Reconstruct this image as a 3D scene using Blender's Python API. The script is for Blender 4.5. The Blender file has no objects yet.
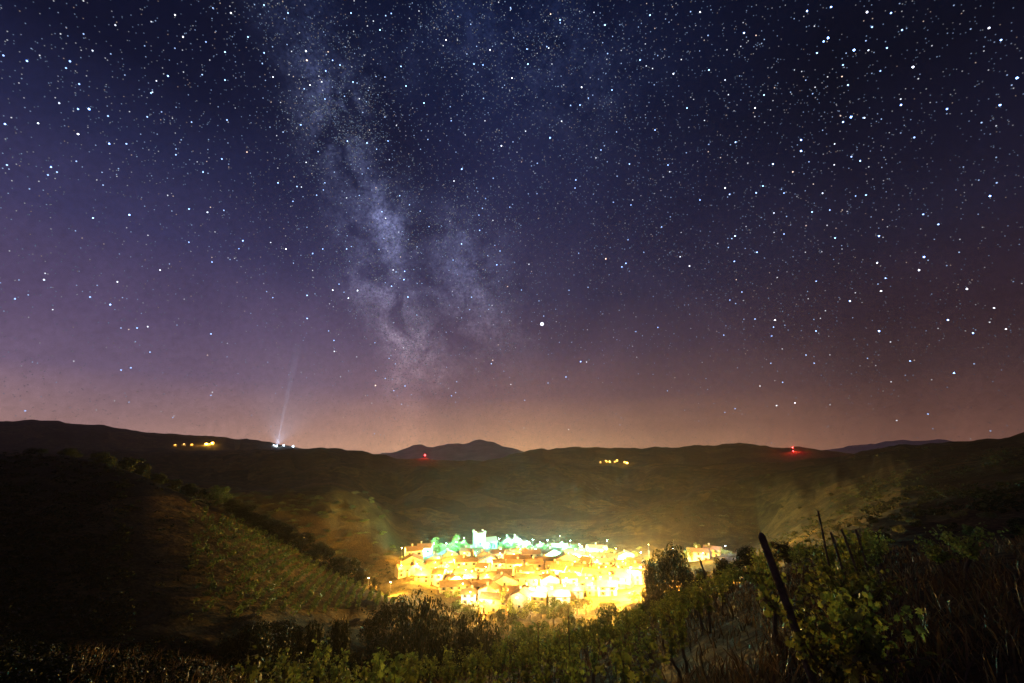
import bpy, bmesh, math, random
import numpy as np
from mathutils import Vector, Matrix, noise as mnoise

S = bpy.context.scene
COL = S.collection
R = math.radians
rng = random.Random(11)

# ------------------------------------------------------------------ camera
W, H = 1024, 683
LENS, PITCH = 15.0, R(14.5)
F = LENS / 36.0 * W
cam_data = bpy.data.cameras.new('camera')
cam_data.lens = LENS
cam_data.sensor_width = 36
cam_data.clip_start = 0.05
cam_data.clip_end = 60000
cam = bpy.data.objects.new('camera', cam_data)
cam.location = (0, 0, 0)
cam.rotation_euler = (R(90) + PITCH, 0, 0)
COL.objects.link(cam)
S.camera = cam
S.view_settings.view_transform = 'Standard'
S.view_settings.look = 'None'
S.view_settings.exposure = 0.0
S.view_settings.gamma = 1.0
S.view_settings.use_curve_mapping = False
S.cycles.use_denoising = True
S.cycles.denoising_input_passes = 'RGB_ALBEDO_NORMAL'
S.cycles.denoising_prefilter = 'ACCURATE'
S.cycles.max_bounces = 5
S.cycles.volume_bounces = 1
S.cycles.transparent_max_bounces = 6
S.cycles.sample_clamp_indirect = 4.0
S.cycles.use_light_tree = True

CP, SP = math.cos(PITCH), math.sin(PITCH)


def ray(px, py):
    a = (px - W / 2) / F
    b = (H / 2 - py) / F
    return Vector((a, CP - b * SP, SP + b * CP))


def at_r(px, py, r):
    d = ray(px, py)
    return d * (r / math.hypot(d.x, d.y))


# ------------------------------------------------------------------ sky (world)
def s2l(c):
    return tuple(((v / 255) / 12.92 if v / 255 <= 0.04045 else ((v / 255 + 0.055) / 1.055) ** 2.4) for v in c)


class NT:
    def __init__(self, tree):
        self.t = tree
        self.n = tree.nodes
        self.l = tree.links

    def node(self, kind, **kw):
        nd = self.n.new(kind)
        for k, v in kw.items():
            setattr(nd, k, v)
        return nd

    def put(self, sock, v):
        if hasattr(v, 'is_output'):
            self.l.new(v, sock)
        elif v is not None:
            sock.default_value = v

    def math(self, op, a, b=None, c=None, clamp=False):
        nd = self.node('ShaderNodeMath', operation=op, use_clamp=clamp)
        self.put(nd.inputs[0], a)
        self.put(nd.inputs[1], b)
        self.put(nd.inputs[2], c)
        return nd.outputs[0]

    def dot(self, a, v):
        nd = self.node('ShaderNodeVectorMath', operation='DOT_PRODUCT')
        self.put(nd.inputs[0], a)
        nd.inputs[1].default_value = v
        return nd.outputs['Value']

    def mix(self, f, a, b, blend='MIX'):
        nd = self.node('ShaderNodeMix', data_type='RGBA', blend_type=blend)
        self.put(nd.inputs[0], f)
        self.put(nd.inputs[6], a)
        self.put(nd.inputs[7], b)
        return nd.outputs[2]

    def ramp(self, f, stops, interp='LINEAR'):
        nd = self.node('ShaderNodeValToRGB')
        cr = nd.color_ramp
        cr.interpolation = interp
        while len(cr.elements) < len(stops):
            cr.elements.new(0.5)
        for e, (p, c) in zip(cr.elements, stops):
            e.position = p
            e.color = tuple(c) + (1,) if len(c) == 3 else c
        self.put(nd.inputs[0], f)
        return nd.outputs[0]

    def noise(self, vec, scale, detail=4, rough=0.55, dist=0.0):
        nd = self.node('ShaderNodeTexNoise')
        nd.inputs['Scale'].default_value = scale
        nd.inputs['Detail'].default_value = detail
        nd.inputs['Roughness'].default_value = rough
        nd.inputs['Distortion'].default_value = dist
        self.put(nd.inputs['Vector'], vec)
        return nd.outputs['Fac']


world = bpy.data.worlds.new('World')
S.world = world
world.use_nodes = True
w = NT(world.node_tree)
w.n.clear()
SKY_GAIN = 1.12
tc = w.node('ShaderNodeTexCoord').outputs['Generated']
sep = w.node('ShaderNodeSeparateXYZ')
w.l.new(tc, sep.inputs[0])
elev = w.math('DIVIDE', w.math('ARCSINE', sep.outputs[2]), R(60), clamp=True)


def sky_ramp(stops):
    return w.ramp(elev, [(e / 60.0, s2l(c)) for e, c in stops])


mid = sky_ramp([(0.5, (212, 160, 120)), (3, (178, 133, 110)), (7, (124, 94, 98)), (13, (86, 70, 90)), (20, (56, 51, 79)),
                (33, (36, 38, 70)), (44, (21, 28, 60)), (53, (12, 20, 48))])
left = sky_ramp([(0.5, (190, 148, 136)), (3.7, (153, 122, 126)), (8, (108, 91, 118)), (13.5, (88, 75, 108)),
                 (22, (55, 53, 90)), (30, (31, 35, 68)), (37, (12, 17, 42)), (50, (9, 14, 36))])
right = sky_ramp([(0.5, (124, 86, 74)), (3.7, (92, 64, 60)), (8, (63, 46, 51)), (13.5, (45, 33, 45)), (22, (28, 26, 46)),
                  (30, (17, 19, 40)), (37, (7, 11, 28)), (50, (9, 13, 32))])
hlen = w.math('SQRT', w.math('ADD', w.math('MULTIPLY', sep.outputs[0], sep.outputs[0]),
                             w.math('ADD', w.math('MULTIPLY', sep.outputs[1], sep.outputs[1]), 1e-6)))
saz = w.math('DIVIDE', sep.outputs[0], hlen)
tl = w.math('MULTIPLY', saz, -1 / 0.68, clamp=True)
tr = w.math('MULTIPLY', saz, 1 / 0.68, clamp=True)
base = w.mix(tr, w.mix(tl, mid, left), right)
# slow mottling of the airglow
mott = w.noise(tc, 3.0, 5, 0.6, 0.6)
base = w.mix(1.0, base, w.ramp(mott, [(0.3, (0.80, 0.80, 0.84)), (0.7, (1.2, 1.18, 1.15))]), 'MULTIPLY')
fine = w.noise(tc, 110.0, 3, 0.7)
base = w.mix(1.0, base, w.ramp(fine, [(0.3, (0.89, 0.89, 0.88)), (0.7, (1.12, 1.12, 1.13))]), 'MULTIPLY')

# Milky Way: star clouds along its great circle, torn by dust
CLOUDS = [
    (285, -10, 34, .12), (305, 40, 26, .16), (330, 75, 24, .45), (338, 112, 22, 1.05), (352, 132, 18, .85), (340, 165, 24, .4),
    (372, 195, 24, .55), (388, 216, 13, 1.0), (398, 243, 13, .8), (372, 240, 26, .5), (378, 285, 22, .75), (392, 312, 18, .75),
    (405, 330, 15, 1.0), (418, 352, 16, .6), (398, 384, 9, .7), (425, 385, 22, .3),
    (455, 235, 22, .45), (470, 262, 24, .42), (448, 292, 24, .42), (485, 300, 26, .3), (500, 345, 28, .28), (440, 345, 20, .35),
    (470, 20, 30, .22), (545, 55, 42, .20), (600, 90, 40, .12), (400, 60, 18, .2),
]
acc = None
for (cx, cy, sg, amp) in CLOUDS:
    c = ray(cx, cy).normalized()
    # local angular scale of a pixel at that direction
    c2 = ray(cx + 1, cy).normalized()
    ang = math.acos(max(-1, min(1, c.dot(c2)))) * sg
    q = w.math('MULTIPLY', w.math('SUBTRACT', w.dot(tc, c), 1.0), 1.0 / (ang * ang))
    g = w.math('MULTIPLY', w.math('EXPONENT', q), amp)
    acc = g if acc is None else w.math('ADD', acc, g)
n1 = w.noise(tc, 13.0, 7, 0.62, 0.35)
n2 = w.noise(tc, 40.0, 8, 0.72, 0.3)
tear = w.math('MULTIPLY', w.ramp(n1, [(0.38, (0.05,) * 3), (0.62, (1.35,) * 3)]),
              w.ramp(n2, [(0.30, (0.35,) * 3), (0.70, (1.45,) * 3)]))
grain = w.ramp(w.noise(tc, 190.0, 2, 0.7), [(0.3, (0.35,) * 3), (0.72, (1.75,) * 3)])
tear = w.math('MULTIPLY', tear, grain)
mw = w.math("MULTIPLY", w.math("MULTIPLY", acc, tear), 0.52)
mwcol = w.ramp(elev, [(0.0, s2l((150, 118, 110))), (13 / 60, s2l((132, 118, 128))), (24 / 60, s2l((104, 106, 140))),
                      (40 / 60, s2l((86, 94, 132))), (0.95, s2l((50, 70, 130)))])
mwc = w.mix(1.0, mwcol, mw, 'MULTIPLY')
skycol = w.mix(1.0, base, mwc, 'ADD')
# a dark dust lane beside the bright clouds
lane = None
for (cx, cy, sg, amp) in [(385, 80, 16, .5), (392, 130, 18, .6), (405, 175, 20, .5), (420, 225, 12, .5), (425, 265, 12, .5),
                          (430, 315, 14, .45), (505, 285, 12, .35), (345, 60, 10, .4), (352, 90, 9, .4), (345, 185, 12, .35)]:
    c = ray(cx, cy).normalized()
    c2 = ray(cx + 1, cy).normalized()
    ang = math.acos(max(-1, min(1, c.dot(c2)))) * sg
    q = w.math('MULTIPLY', w.math('SUBTRACT', w.dot(tc, c), 1.0), 1.0 / (ang * ang))
    g = w.math('MULTIPLY', w.math('EXPONENT', q), amp)
    lane = g if lane is None else w.math('ADD', lane, g)
lane = w.math('MULTIPLY', lane, w.ramp(n2, [(0.25, (0.6,) * 3), (0.7, (1.1,) * 3)]), clamp=True)
skycol = w.mix(lane, skycol, w.mix(1.0, skycol, (0.45, 0.45, 0.5, 1), 'MULTIPLY'))
bg = w.node('ShaderNodeBackground')
w.put(bg.inputs['Color'], skycol)
bg.inputs['Strength'].default_value = SKY_GAIN
wo = w.node('ShaderNodeOutputWorld')
w.l.new(bg.outputs[0], wo.inputs['Surface'])

# ------------------------------------------------------------------ terrain: crest and valley lines (px x, px y, metres away)
LINES = [
    [(-900, 830, 6), (300, 830, 6), (560, 830, 6), (640, 810, 6), (720, 770, 5), (800, 760, 4.6), (860, 760, 4.6), (1024, 740, 5), (1900, 720, 5)],
    [(-900, 640, 25), (-200, 640, 25), (0, 650, 25), (200, 660, 25), (260, 690, 25), (300, 690, 25), (400, 686, 26), (450, 682, 28), (500, 674, 30),
     (560, 658, 33), (600, 645, 35), (650, 625, 38), (700, 606, 42), (740, 585, 46), (800, 562, 50), (860, 550, 55), (900, 540, 60),
     (1024, 524, 70), (1900, 480, 80)],
    'GULLY',
    [(-900, 640, 75), (0, 640, 75), (100, 632, 76), (200, 617, 80), (260, 609, 90), (330, 609, 108), (395, 608, 126), (430, 613, 170),
     (470, 616, 190), (520, 612, 192), (560, 606, 196), (600, 600, 200), (640, 592, 210), (700, 572, 235), (740, 558, 262),
     (790, 545, 200), (830, 532, 170), (860, 520, 160), (900, 503, 165), (1024, 478, 185), (1900, 440, 190)],
    [(-900, 440, 220), (0, 453, 215), (60, 452, 210), (100, 456, 195), (130, 466, 180), (150, 473, 170), (170, 487, 160),
     (200, 501, 152), (250, 524, 145), (300, 550, 148), (340, 574, 148), (380, 596, 142), (398, 604, 150), (425, 588, 212),
     (450, 582, 235), (500, 570, 245), (560, 572, 245), (600, 575, 245), (650, 575, 250), (700, 557, 292), (760, 537, 330),
     (800, 520, 290), (860, 499, 270), (900, 484, 270), (1024, 455, 290), (1900, 410, 290)],
    'BACK',
    [(-900, 495, 330), (150, 497, 330), (200, 494, 330), (250, 493, 330), (290, 491, 330), (320, 486, 330), (334, 485, 330), (350, 490, 330),
     (369, 500, 327), (383, 513, 322), (393, 533, 318), (410, 541, 318), (450, 538, 335), (500, 534, 350), (560, 535, 355), (600, 527, 375), (640, 510, 400),
     (700, 491, 430), (760, 475, 440), (830, 463, 445), (870, 456, 448), (900, 449, 450), (960, 443, 455), (1000, 438, 455),
     (1024, 432, 455), (1900, 390, 455)],
    'DIP1',
    [(-900, 448, 850), (0, 448, 850), (150, 450, 850), (240, 450, 850), (300, 449, 850), (340, 448, 850), (380, 455, 850), (400, 458, 850), (470, 461, 850),
     (520, 462, 850), (560, 463, 850), (600, 466, 850), (622, 468, 850), (650, 463, 830), (700, 465, 800), (740, 463, 780), (770, 463, 760),
     (830, 458, 720), (870, 450, 690), (900, 444, 670), (960, 442, 650), (1024, 436, 650), (1900, 400, 650)],
    'DIP2',
    [(-900, 416, 1600), (0, 420, 1600), (61, 421, 1600), (120, 428, 1600), (160, 433, 1600), (220, 437, 1600), (260, 441, 1600),
     (300, 448, 1600), (340, 455, 1600), (400, 461, 1600), (470, 463, 1600), (490, 460, 1600), (510, 455, 1600), (540, 449, 1600),
     (580, 447, 1600), (640, 448, 1600), (690, 446, 1600), (740, 443, 1600), (775, 447, 1600), (800, 446, 1600), (830, 451, 1600),
     (860, 457, 1600), (900, 458, 1600), (1024, 458, 1600), (1900, 458, 1600)],
    'DIP3',
    [(-900, 459, 3200), (300, 459, 3200), (370, 458, 3200), (384, 453, 3200), (400, 450, 3200), (412, 446, 3200), (421, 445, 3200),
     (432, 447.5, 3200), (448, 444, 3200), (463, 444.5, 3200), (474, 441, 3200), (481, 440, 3200), (490, 441.5, 3200),
     (500, 445, 3200), (512, 448.5, 3200), (525, 452, 3200), (545, 456, 3200), (600, 458, 3200), (800, 457, 3200), (830, 449, 3200),
     (850, 446, 3200), (880, 443, 3200), (905, 440.5, 3200), (915, 441, 3200), (940, 440, 3200), (960, 442, 3200), (985, 447, 3200), (1024, 451, 3200), (1900, 458, 3200)],
]
AZ_DENSE = np.arange(-64, 64.001, 0.2)
AZ_BACK = np.concatenate([np.arange(-180, -64, 4.0), AZ_DENSE, np.arange(68, 180.01, 4.0)])
AZ = np.radians(AZ_BACK)
RR = np.concatenate([[0.3], np.geomspace(1.0, 4300.0, 290)])


def line_az(pts):
    xs = np.array([p[0] for p in pts], float)
    X = np.linspace(-900, 1900, 2801)
    Y = np.interp(X, xs, [p[1] for p in pts])
    D = np.interp(X, xs, [p[2] for p in pts])
    a = (X - W / 2) / F
    b = (H / 2 - Y) / F
    dx, dy, dz = a, CP - b * SP, SP + b * CP
    az = np.arctan2(dx, dy)
    hl = np.hypot(dx, dy)
    tz = dz / hl
    o = np.argsort(az)
    return np.interp(AZ, az[o], D[o]), np.interp(AZ, az[o], tz[o])


lr, lz = [np.zeros_like(AZ)], [np.full_like(AZ, -1.62)]
pend = None
for L in LINES:
    if isinstance(L, str):
        pend = L
        continue
    r_, t_ = line_az(L)
    z_ = r_ * t_
    if pend:
        r0, z0 = lr[-1], lz[-1]
        azd = AZ_BACK
        if pend == 'GULLY':       # land falls away out of sight before the valley, except on the right
            rg = r0 * 0.45 + r_ * 0.55
            keep = np.clip((azd - 22) / 14, 0, 1)
            zg = np.minimum(z0, z_) * 0.5 + (z0 * 0.45 + z_ * 0.55) * 0.5 - 3.0
            zg = np.where(azd < 0, np.minimum(zg, z_ - 2), zg)
            zg = zg * (1 - keep) + (z0 * 0.5 + z_ * 0.5) * keep
        elif pend == 'BACK':      # behind the left ridge a valley; in the middle the back of the village
            rg = r0 * 0.55 + r_ * 0.45
            lft = np.clip((-8 - azd) / 11, 0, 1)
            lft = lft * lft * (3 - 2 * lft)
            zg = (z0 * 0.55 + z_ * 0.45)
            zg = zg * (1 - lft) + (-66) * lft
        elif pend == 'DIP1':
            rg = r0 * 0.62 + r_ * 0.38
            lft = np.clip((-11 - azd) / 5, 0, 1)
            rt = np.clip((azd - 9) / 7, 0, 1)
            lin = z0 * 0.62 + z_ * 0.38
            zg = lin - 24 * lft - 22 * rt
        elif pend == 'DIP2':
            rg = r0 * 0.6 + r_ * 0.4
            zg = np.minimum(z0, z_) - 26
        else:
            rg = r0 * 0.5 + r_ * 0.5
            zg = np.minimum(z0, z_) - 40
        lr.append(rg)
        lz.append(zg)
        pend = None
    lr.append(r_)
    lz.append(z_)
lr.append(lr[-1] * 1.15)
lz.append(lz[-1] - 60)
lr.append(np.full_like(AZ, 4310.0))
lz.append(np.full_like(AZ, -60.0))
LR, LZ = np.array(lr), np.array(lz)
# behind the camera the hillside simply goes on
bk = np.clip((np.abs(AZ_BACK) - 75) / 30, 0, 1)
for k in range(len(LZ)):
    LZ[k] = LZ[k] * (1 - bk) + (-1.62 + min(6, 0.03 * float(np.mean(LR[k])))) * bk


def pchip(xk, yk, x):
    h = np.diff(xk)
    d = np.diff(yk) / h
    m = np.zeros_like(yk)
    w1 = 2 * h[1:] + h[:-1]
    w2 = h[1:] + 2 * h[:-1]
    same = (d[1:] * d[:-1]) > 0
    with np.errstate(all='ignore'):
        m[1:-1] = np.where(same, (w1 + w2) / (w1 / d[:-1] + w2 / d[1:]), 0)
    m[0], m[-1] = d[0], d[-1]
    i = np.clip(np.searchsorted(xk, x) - 1, 0, len(h) - 1)
    t = (x - xk[i]) / h[i]
    t2, t3 = t * t, t * t * t
    return ((2 * t3 - 3 * t2 + 1) * yk[i] + (t3 - 2 * t2 + t) * h[i] * m[i] + (-2 * t3 + 3 * t2) * yk[i + 1] + (t3 - t2) * h[i] * m[i + 1])


ZG = np.zeros((len(AZ), len(RR)))
for i in range(len(AZ)):
    ZG[i] = pchip(LR[:, i], LZ[:, i], np.minimum(RR, 4309))
XG = np.sin(AZ)[:, None] * RR[None, :]
YG = np.cos(AZ)[:, None] * RR[None, :]
for i in range(len(AZ)):
    for j in range(len(RR)):
        r = RR[j]
        x, y = XG[i, j], YG[i, j]
        k = 1.0 / (2.5 + r * 0.035)
        n = mnoise.fractal(Vector((x * k, y * k, 3.1)), 0.9, 2.1, 4)
        vil = 1.0
        if 165 < r < 320 and -19 < AZ_BACK[i] < 24:
            vil = 0.25
        ZG[i, j] += n * (0.05 + 0.0036 * min(r, 1700)) * vil
        if 470 < r < 800 and AZ_BACK[i] < 26:
            ZG[i, j] += mnoise.fractal(Vector((x / 120, y / 120, 5)), 0.9, 2.1, 4) * 13 * min(1, (r - 470) / 60, (800 - r) / 70, (26 - AZ_BACK[i]) / 6)
        if r > 2300:
            ZG[i, j] += mnoise.fractal(Vector((x / 150, y / 150, 9)), 0.8, 2.1, 5) * 14
        if 235 < r < 335 and -45 < AZ_BACK[i] < -13:      # the terraced knoll
            z = ZG[i, j]
            ZG[i, j] = z + 1.0 * math.sin(2 * math.pi * z / 4.6) * min(1, (r - 235) / 20, (335 - r) / 6, (-13 - AZ_BACK[i]) / 4, (AZ_BACK[i] + 45) / 6)


_sm = ZG.copy()
for _k in range(6):
    _sm[2:-2] = (_sm[:-4] + 2 * _sm[1:-3] + 3 * _sm[2:-2] + 2 * _sm[3:-1] + _sm[4:]) / 9
_wr = np.clip((RR - 150) / 30, 0, 1) * np.clip((420 - RR) / 60, 0, 1)
_wa = np.clip((AZ_BACK + 30) / 4, 0, 1) * np.clip((0 - AZ_BACK) / 4, 0, 1)
_w = _wr[None, :] * _wa[:, None]
ZG = ZG * (1 - _w) + _sm * _w


_sm = ZG.copy()
for _k in range(70):       # the left slope is one even shoulder
    _sm[2:-2] = (_sm[:-4] + 2 * _sm[1:-3] + 3 * _sm[2:-2] + 2 * _sm[3:-1] + _sm[4:]) / 9
_wr = np.clip((RR - 25) / 20, 0, 1) * np.clip((250 - RR) / 50, 0, 1)
_wa = np.clip((AZ_BACK + 62) / 4, 0, 1) * np.clip((-17 - AZ_BACK) / 8, 0, 1)
_w = _wr[None, :] * _wa[:, None]
ZG = ZG * (1 - _w) + _sm * _w


def ground(x, y):
    r = math.hypot(x, y)
    a = math.degrees(math.atan2(x, y))
    i = int(np.clip(np.searchsorted(AZ_BACK, a) - 1, 0, len(AZ_BACK) - 2))
    j = int(np.clip(np.searchsorted(RR, r) - 1, 0, len(RR) - 2))
    u = (a - AZ_BACK[i]) / (AZ_BACK[i + 1] - AZ_BACK[i])
    v = min(1, max(0, (r - RR[j]) / (RR[j + 1] - RR[j])))
    return float((ZG[i, j] * (1 - u) + ZG[i + 1, j] * u) * (1 - v) + (ZG[i, j + 1] * (1 - u) + ZG[i + 1, j + 1] * u) * v)


def on_ground(px, py, r):
    p = at_r(px, py, r)
    return Vector((p.x, p.y, ground(p.x, p.y)))


def hit(px, py, r0=2.0, r1=3000.0):
    """first point where the sight line through a picture point meets the land"""
    d = ray(px, py)
    hl = math.hypot(d.x, d.y)
    r = r0
    while r < r1:
        t = r / hl
        if d.z * t <= ground(d.x * t, d.y * t):
            return Vector((d.x * t, d.y * t, ground(d.x * t, d.y * t)))
        r *= 1.01
    return None


def pix(p):
    f = p.y * CP + p.z * SP
    u = -p.y * SP + p.z * CP
    return W / 2 + F * p.x / f, H / 2 - F * u / f


# ------------------------------------------------------------------ materials
def new_mat(name):
    m = bpy.data.materials.new(name)
    m.use_nodes = True
    t = NT(m.node_tree)
    t.n.clear()
    out = t.node('ShaderNodeOutputMaterial')
    return m, t, out


def principled(name, c1, c2, scale=4.0, rough=0.85, bump=0.0, c3=None, metal=0.0):
    m, t, out = new_mat(name)
    co = t.node('ShaderNodeTexCoord').outputs['Object']
    n = t.noise(co, scale, 6, 0.6)
    stops = [(0.3, c1), (0.7, c2)] if c3 is None else [(0.28, c1), (0.5, c2), (0.72, c3)]
    col = t.ramp(n, stops)
    p = t.node('ShaderNodeBsdfPrincipled')
    t.put(p.inputs['Base Color'], col)
    p.inputs['Roughness'].default_value = rough
    p.inputs['Metallic'].default_value = metal
    if bump:
        b = t.node('ShaderNodeBump')
        b.inputs['Strength'].default_value = bump
        b.inputs['Distance'].default_value = 0.05
        t.put(b.inputs['Height'], t.noise(co, scale * 5, 5, 0.6))
        t.l.new(b.outputs[0], p.inputs['Normal'])
    t.l.new(p.outputs[0], out.inputs['Surface'])
    return m


def leaf_mat(name, c1, c2, c3, trans=0.4, spec=0.2, hue=0.02):
    m, t, out = new_mat(name)
    geo = t.node('ShaderNodeNewGeometry')
    oi = t.node('ShaderNodeObjectInfo')
    col = t.ramp(geo.outputs['Random Per Island'], [(0.0, c1), (0.5, c2), (1.0, c3)])
    hs = t.node('ShaderNodeHueSaturation')
    t.put(hs.inputs['Hue'], t.math('MULTIPLY_ADD', oi.outputs['Random'], hue * 2, 0.5 - hue))
    t.put(hs.inputs['Value'], t.math('MULTIPLY_ADD', oi.outputs['Random'], 0.6, 0.7))
    t.put(hs.inputs['Color'], col)
    d = t.node('ShaderNodeBsdfPrincipled')
    t.put(d.inputs['Base Color'], hs.outputs[0])
    d.inputs['Roughness'].default_value = 0.45
    d.inputs['Specular IOR Level'].default_value = spec
    tr_ = t.node('ShaderNodeBsdfTranslucent')
    t.put(tr_.inputs['Color'], hs.outputs[0])
    mx = t.node('ShaderNodeMixShader')
    mx.inputs[0].default_value = trans
    t.l.new(d.outputs[0], mx.inputs[1])
    t.l.new(tr_.outputs[0], mx.inputs[2])
    t.l.new(mx.outputs[0], out.inputs['Surface'])
    return m


def emit_mat(name, color, strength):
    m, t, out = new_mat(name)
    e = t.node('ShaderNodeEmission')
    e.inputs['Color'].default_value = tuple(color) + (1,)
    e.inputs['Strength'].default_value = strength
    t.l.new(e.outputs[0], out.inputs['Surface'])
    m.cycles.emission_sampling = 'NONE'
    return m


M = {}
# land: dry grass, scrub and soil in patches of several sizes
m, t, out = new_mat('land')
co = t.node('ShaderNodeTexCoord').outputs['Object']
big = t.noise(co, 0.012, 6, 0.62, 0.8)
med = t.noise(co, 0.11, 6, 0.65, 0.5)
sml = t.noise(co, 1.7, 6, 0.65)
cA = t.ramp(med, [(0.36, (0.012, 0.015, 0.005)), (0.5, (0.060, 0.055, 0.018)), (0.62, (0.16, 0.125, 0.045))])
cB = t.ramp(sml, [(0.32, (0.018, 0.014, 0.008)), (0.5, (0.065, 0.042, 0.021)), (0.66, (0.14, 0.092, 0.046))])
c = t.mix(t.ramp(big, [(0.4, (0.2,) * 3), (0.6, (0.75,) * 3)]), cB, cA)
c = t.mix(0.6, c, t.ramp(sml, [(0.3, (0.45,) * 3), (0.7, (1.3,) * 3)]), 'MULTIPLY')
vo = t.node('ShaderNodeTexVoronoi')
vo.inputs['Scale'].default_value = 0.017
wob = t.node('ShaderNodeVectorMath', operation='ADD')
wn = t.node('ShaderNodeTexNoise')
wn.inputs['Scale'].default_value = 0.02
t.put(wn.inputs['Vector'], co)
wsc = t.node('ShaderNodeVectorMath', operation='SCALE')
wsc.inputs['Scale'].default_value = 30.0
t.l.new(wn.outputs['Color'], wsc.inputs[0])
t.l.new(co, wob.inputs[0])
t.l.new(wsc.outputs[0], wob.inputs[1])
t.l.new(wob.outputs[0], vo.inputs['Vector'])
sv_ = t.node('ShaderNodeSeparateColor')
t.l.new(vo.outputs['Color'], sv_.inputs[0])
c = t.mix(0.85, c, t.ramp(sv_.outputs[0], [(0.0, (0.35, 0.38, 0.30)), (0.5, (0.85, 0.85, 0.8)), (1.0, (1.65, 1.5, 1.2))]), 'MULTIPLY')   # woods, vineyards and fallow fields
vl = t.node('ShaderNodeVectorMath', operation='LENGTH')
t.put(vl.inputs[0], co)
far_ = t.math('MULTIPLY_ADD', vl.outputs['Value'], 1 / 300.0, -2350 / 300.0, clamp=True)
c = t.mix(far_, c, t.ramp(t.noise(co, 0.01, 6, 0.65), [(0.3, (0.34, 0.30, 0.32)), (0.7, (0.62, 0.55, 0.56))]))   # haze paleness put into the colour of the far mountain, by distance
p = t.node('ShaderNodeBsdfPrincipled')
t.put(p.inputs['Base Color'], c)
p.inputs['Roughness'].default_value = 0.95
p.inputs['Specular IOR Level'].default_value = 0.1
b1 = t.node('ShaderNodeBump')
b1.inputs['Strength'].default_value = 0.6
b1.inputs['Distance'].default_value = 0.15
t.put(b1.inputs['Height'], sml)
b2 = t.node('ShaderNodeBump')
b2.inputs['Strength'].default_value = 0.6
b2.inputs['Distance'].default_value = 2.0
t.put(b2.inputs['Height'], med)
t.l.new(b1.outputs[0], b2.inputs['Normal'])
t.l.new(b2.outputs[0], p.inputs['Normal'])
t.l.new(p.outputs[0], out.inputs['Surface'])
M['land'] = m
M['bark'] = principled('bark', (0.05, 0.035, 0.022), (0.13, 0.095, 0.06), 9, 0.9, 0.5)
M['post_wood'] = principled('post_wood', (0.05, 0.038, 0.026), (0.15, 0.115, 0.08), 14, 0.85, 0.4)
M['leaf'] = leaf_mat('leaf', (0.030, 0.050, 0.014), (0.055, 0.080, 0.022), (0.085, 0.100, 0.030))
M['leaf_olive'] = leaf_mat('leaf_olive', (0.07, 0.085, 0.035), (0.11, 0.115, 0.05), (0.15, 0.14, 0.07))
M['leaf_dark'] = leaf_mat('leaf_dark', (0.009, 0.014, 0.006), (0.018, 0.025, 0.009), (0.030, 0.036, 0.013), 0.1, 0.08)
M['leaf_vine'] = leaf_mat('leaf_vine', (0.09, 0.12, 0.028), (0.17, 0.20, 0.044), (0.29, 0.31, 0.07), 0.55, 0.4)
M['leaf_far_vine'] = leaf_mat('leaf_far_vine', (0.04, 0.075, 0.016), (0.075, 0.12, 0.028), (0.13, 0.17, 0.045), 0.4)
M['grass'] = leaf_mat('grass', (0.07, 0.045, 0.022), (0.13, 0.085, 0.042), (0.21, 0.15, 0.07), 0.3)
M['metal'] = principled('metal', (0.10, 0.10, 0.10), (0.2, 0.2, 0.19), 20, 0.5, 0, None, 0.7)
M['glass'] = principled('glass', (0.02, 0.025, 0.03), (0.04, 0.045, 0.05), 3, 0.15)
M['door'] = principled('door', (0.10, 0.05, 0.03), (0.17, 0.09, 0.05), 6, 0.6)
M['shutter'] = principled('shutter', (0.11, 0.13, 0.14), (0.19, 0.20, 0.19), 6, 0.6)
WALLC = {'ochre': ((.42, .29, .14), (.56, .40, .20)), 'cream': ((.55, .48, .36), (.68, .60, .46)), 'white': ((.66, .64, .58), (.78, .76, .70)),
         'stone': ((.28, .24, .18), (.44, .38, .29)), 'pink': ((.48, .31, .23), (.60, .41, .31))}
for k, (a, b) in WALLC.items():
    M['wall_' + k] = principled('wall_' + k, a, b, 1.3, 0.9, 0.4)


def roof_mat(name, a, b):
    m, t, out = new_mat(name)
    co = t.node('ShaderNodeTexCoord').outputs['Object']
    wv = t.node('ShaderNodeTexWave', wave_type='BANDS', bands_direction='X')
    wv.inputs['Scale'].default_value = 1.5
    wv.inputs['Distortion'].default_value = 0.6
    t.put(wv.inputs['Vector'], co)
    n = t.noise(co, 1.1, 6, 0.7)
    col = t.ramp(n, [(0.3, a), (0.7, b)])
    col = t.mix(0.6, col, t.ramp(wv.outputs['Fac'], [(0.1, (0.5,) * 3), (0.7, (1.1,) * 3)]), 'MULTIPLY')
    p = t.node('ShaderNodeBsdfPrincipled')
    t.put(p.inputs['Base Color'], col)
    p.inputs['Roughness'].default_value = 0.85
    bp = t.node('ShaderNodeBump')
    bp.inputs['Distance'].default_value = 0.06
    t.put(bp.inputs['Height'], wv.outputs['Fac'])
    t.l.new(bp.outputs[0], p.inputs['Normal'])
    t.l.new(p.outputs[0], out.inputs['Surface'])
    return m


M['roof_orange'] = roof_mat('roof_orange', (0.20, 0.10, 0.05), (0.33, 0.19, 0.10))
M['roof_brown'] = roof_mat('roof_brown', (0.11, 0.07, 0.045), (0.21, 0.135, 0.085))
M['roof_pale'] = roof_mat('roof_pale', (0.26, 0.15, 0.08), (0.40, 0.26, 0.15))
M['bulb_sodium'] = emit_mat('bulb_sodium', (1.0, 0.62, 0.22), 60)
M['bulb_white'] = emit_mat('bulb_white', (0.9, 0.95, 1.0), 60)
M['bulb_cyan'] = emit_mat('bulb_cyan', (0.45, 1.0, 0.82), 60)
M['bulb_blue'] = emit_mat('bulb_blue', (0.45, 0.66, 1.0), 30)
M['bulb_red'] = emit_mat('bulb_red', (1.0, 0.03, 0.03), 40)


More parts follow.
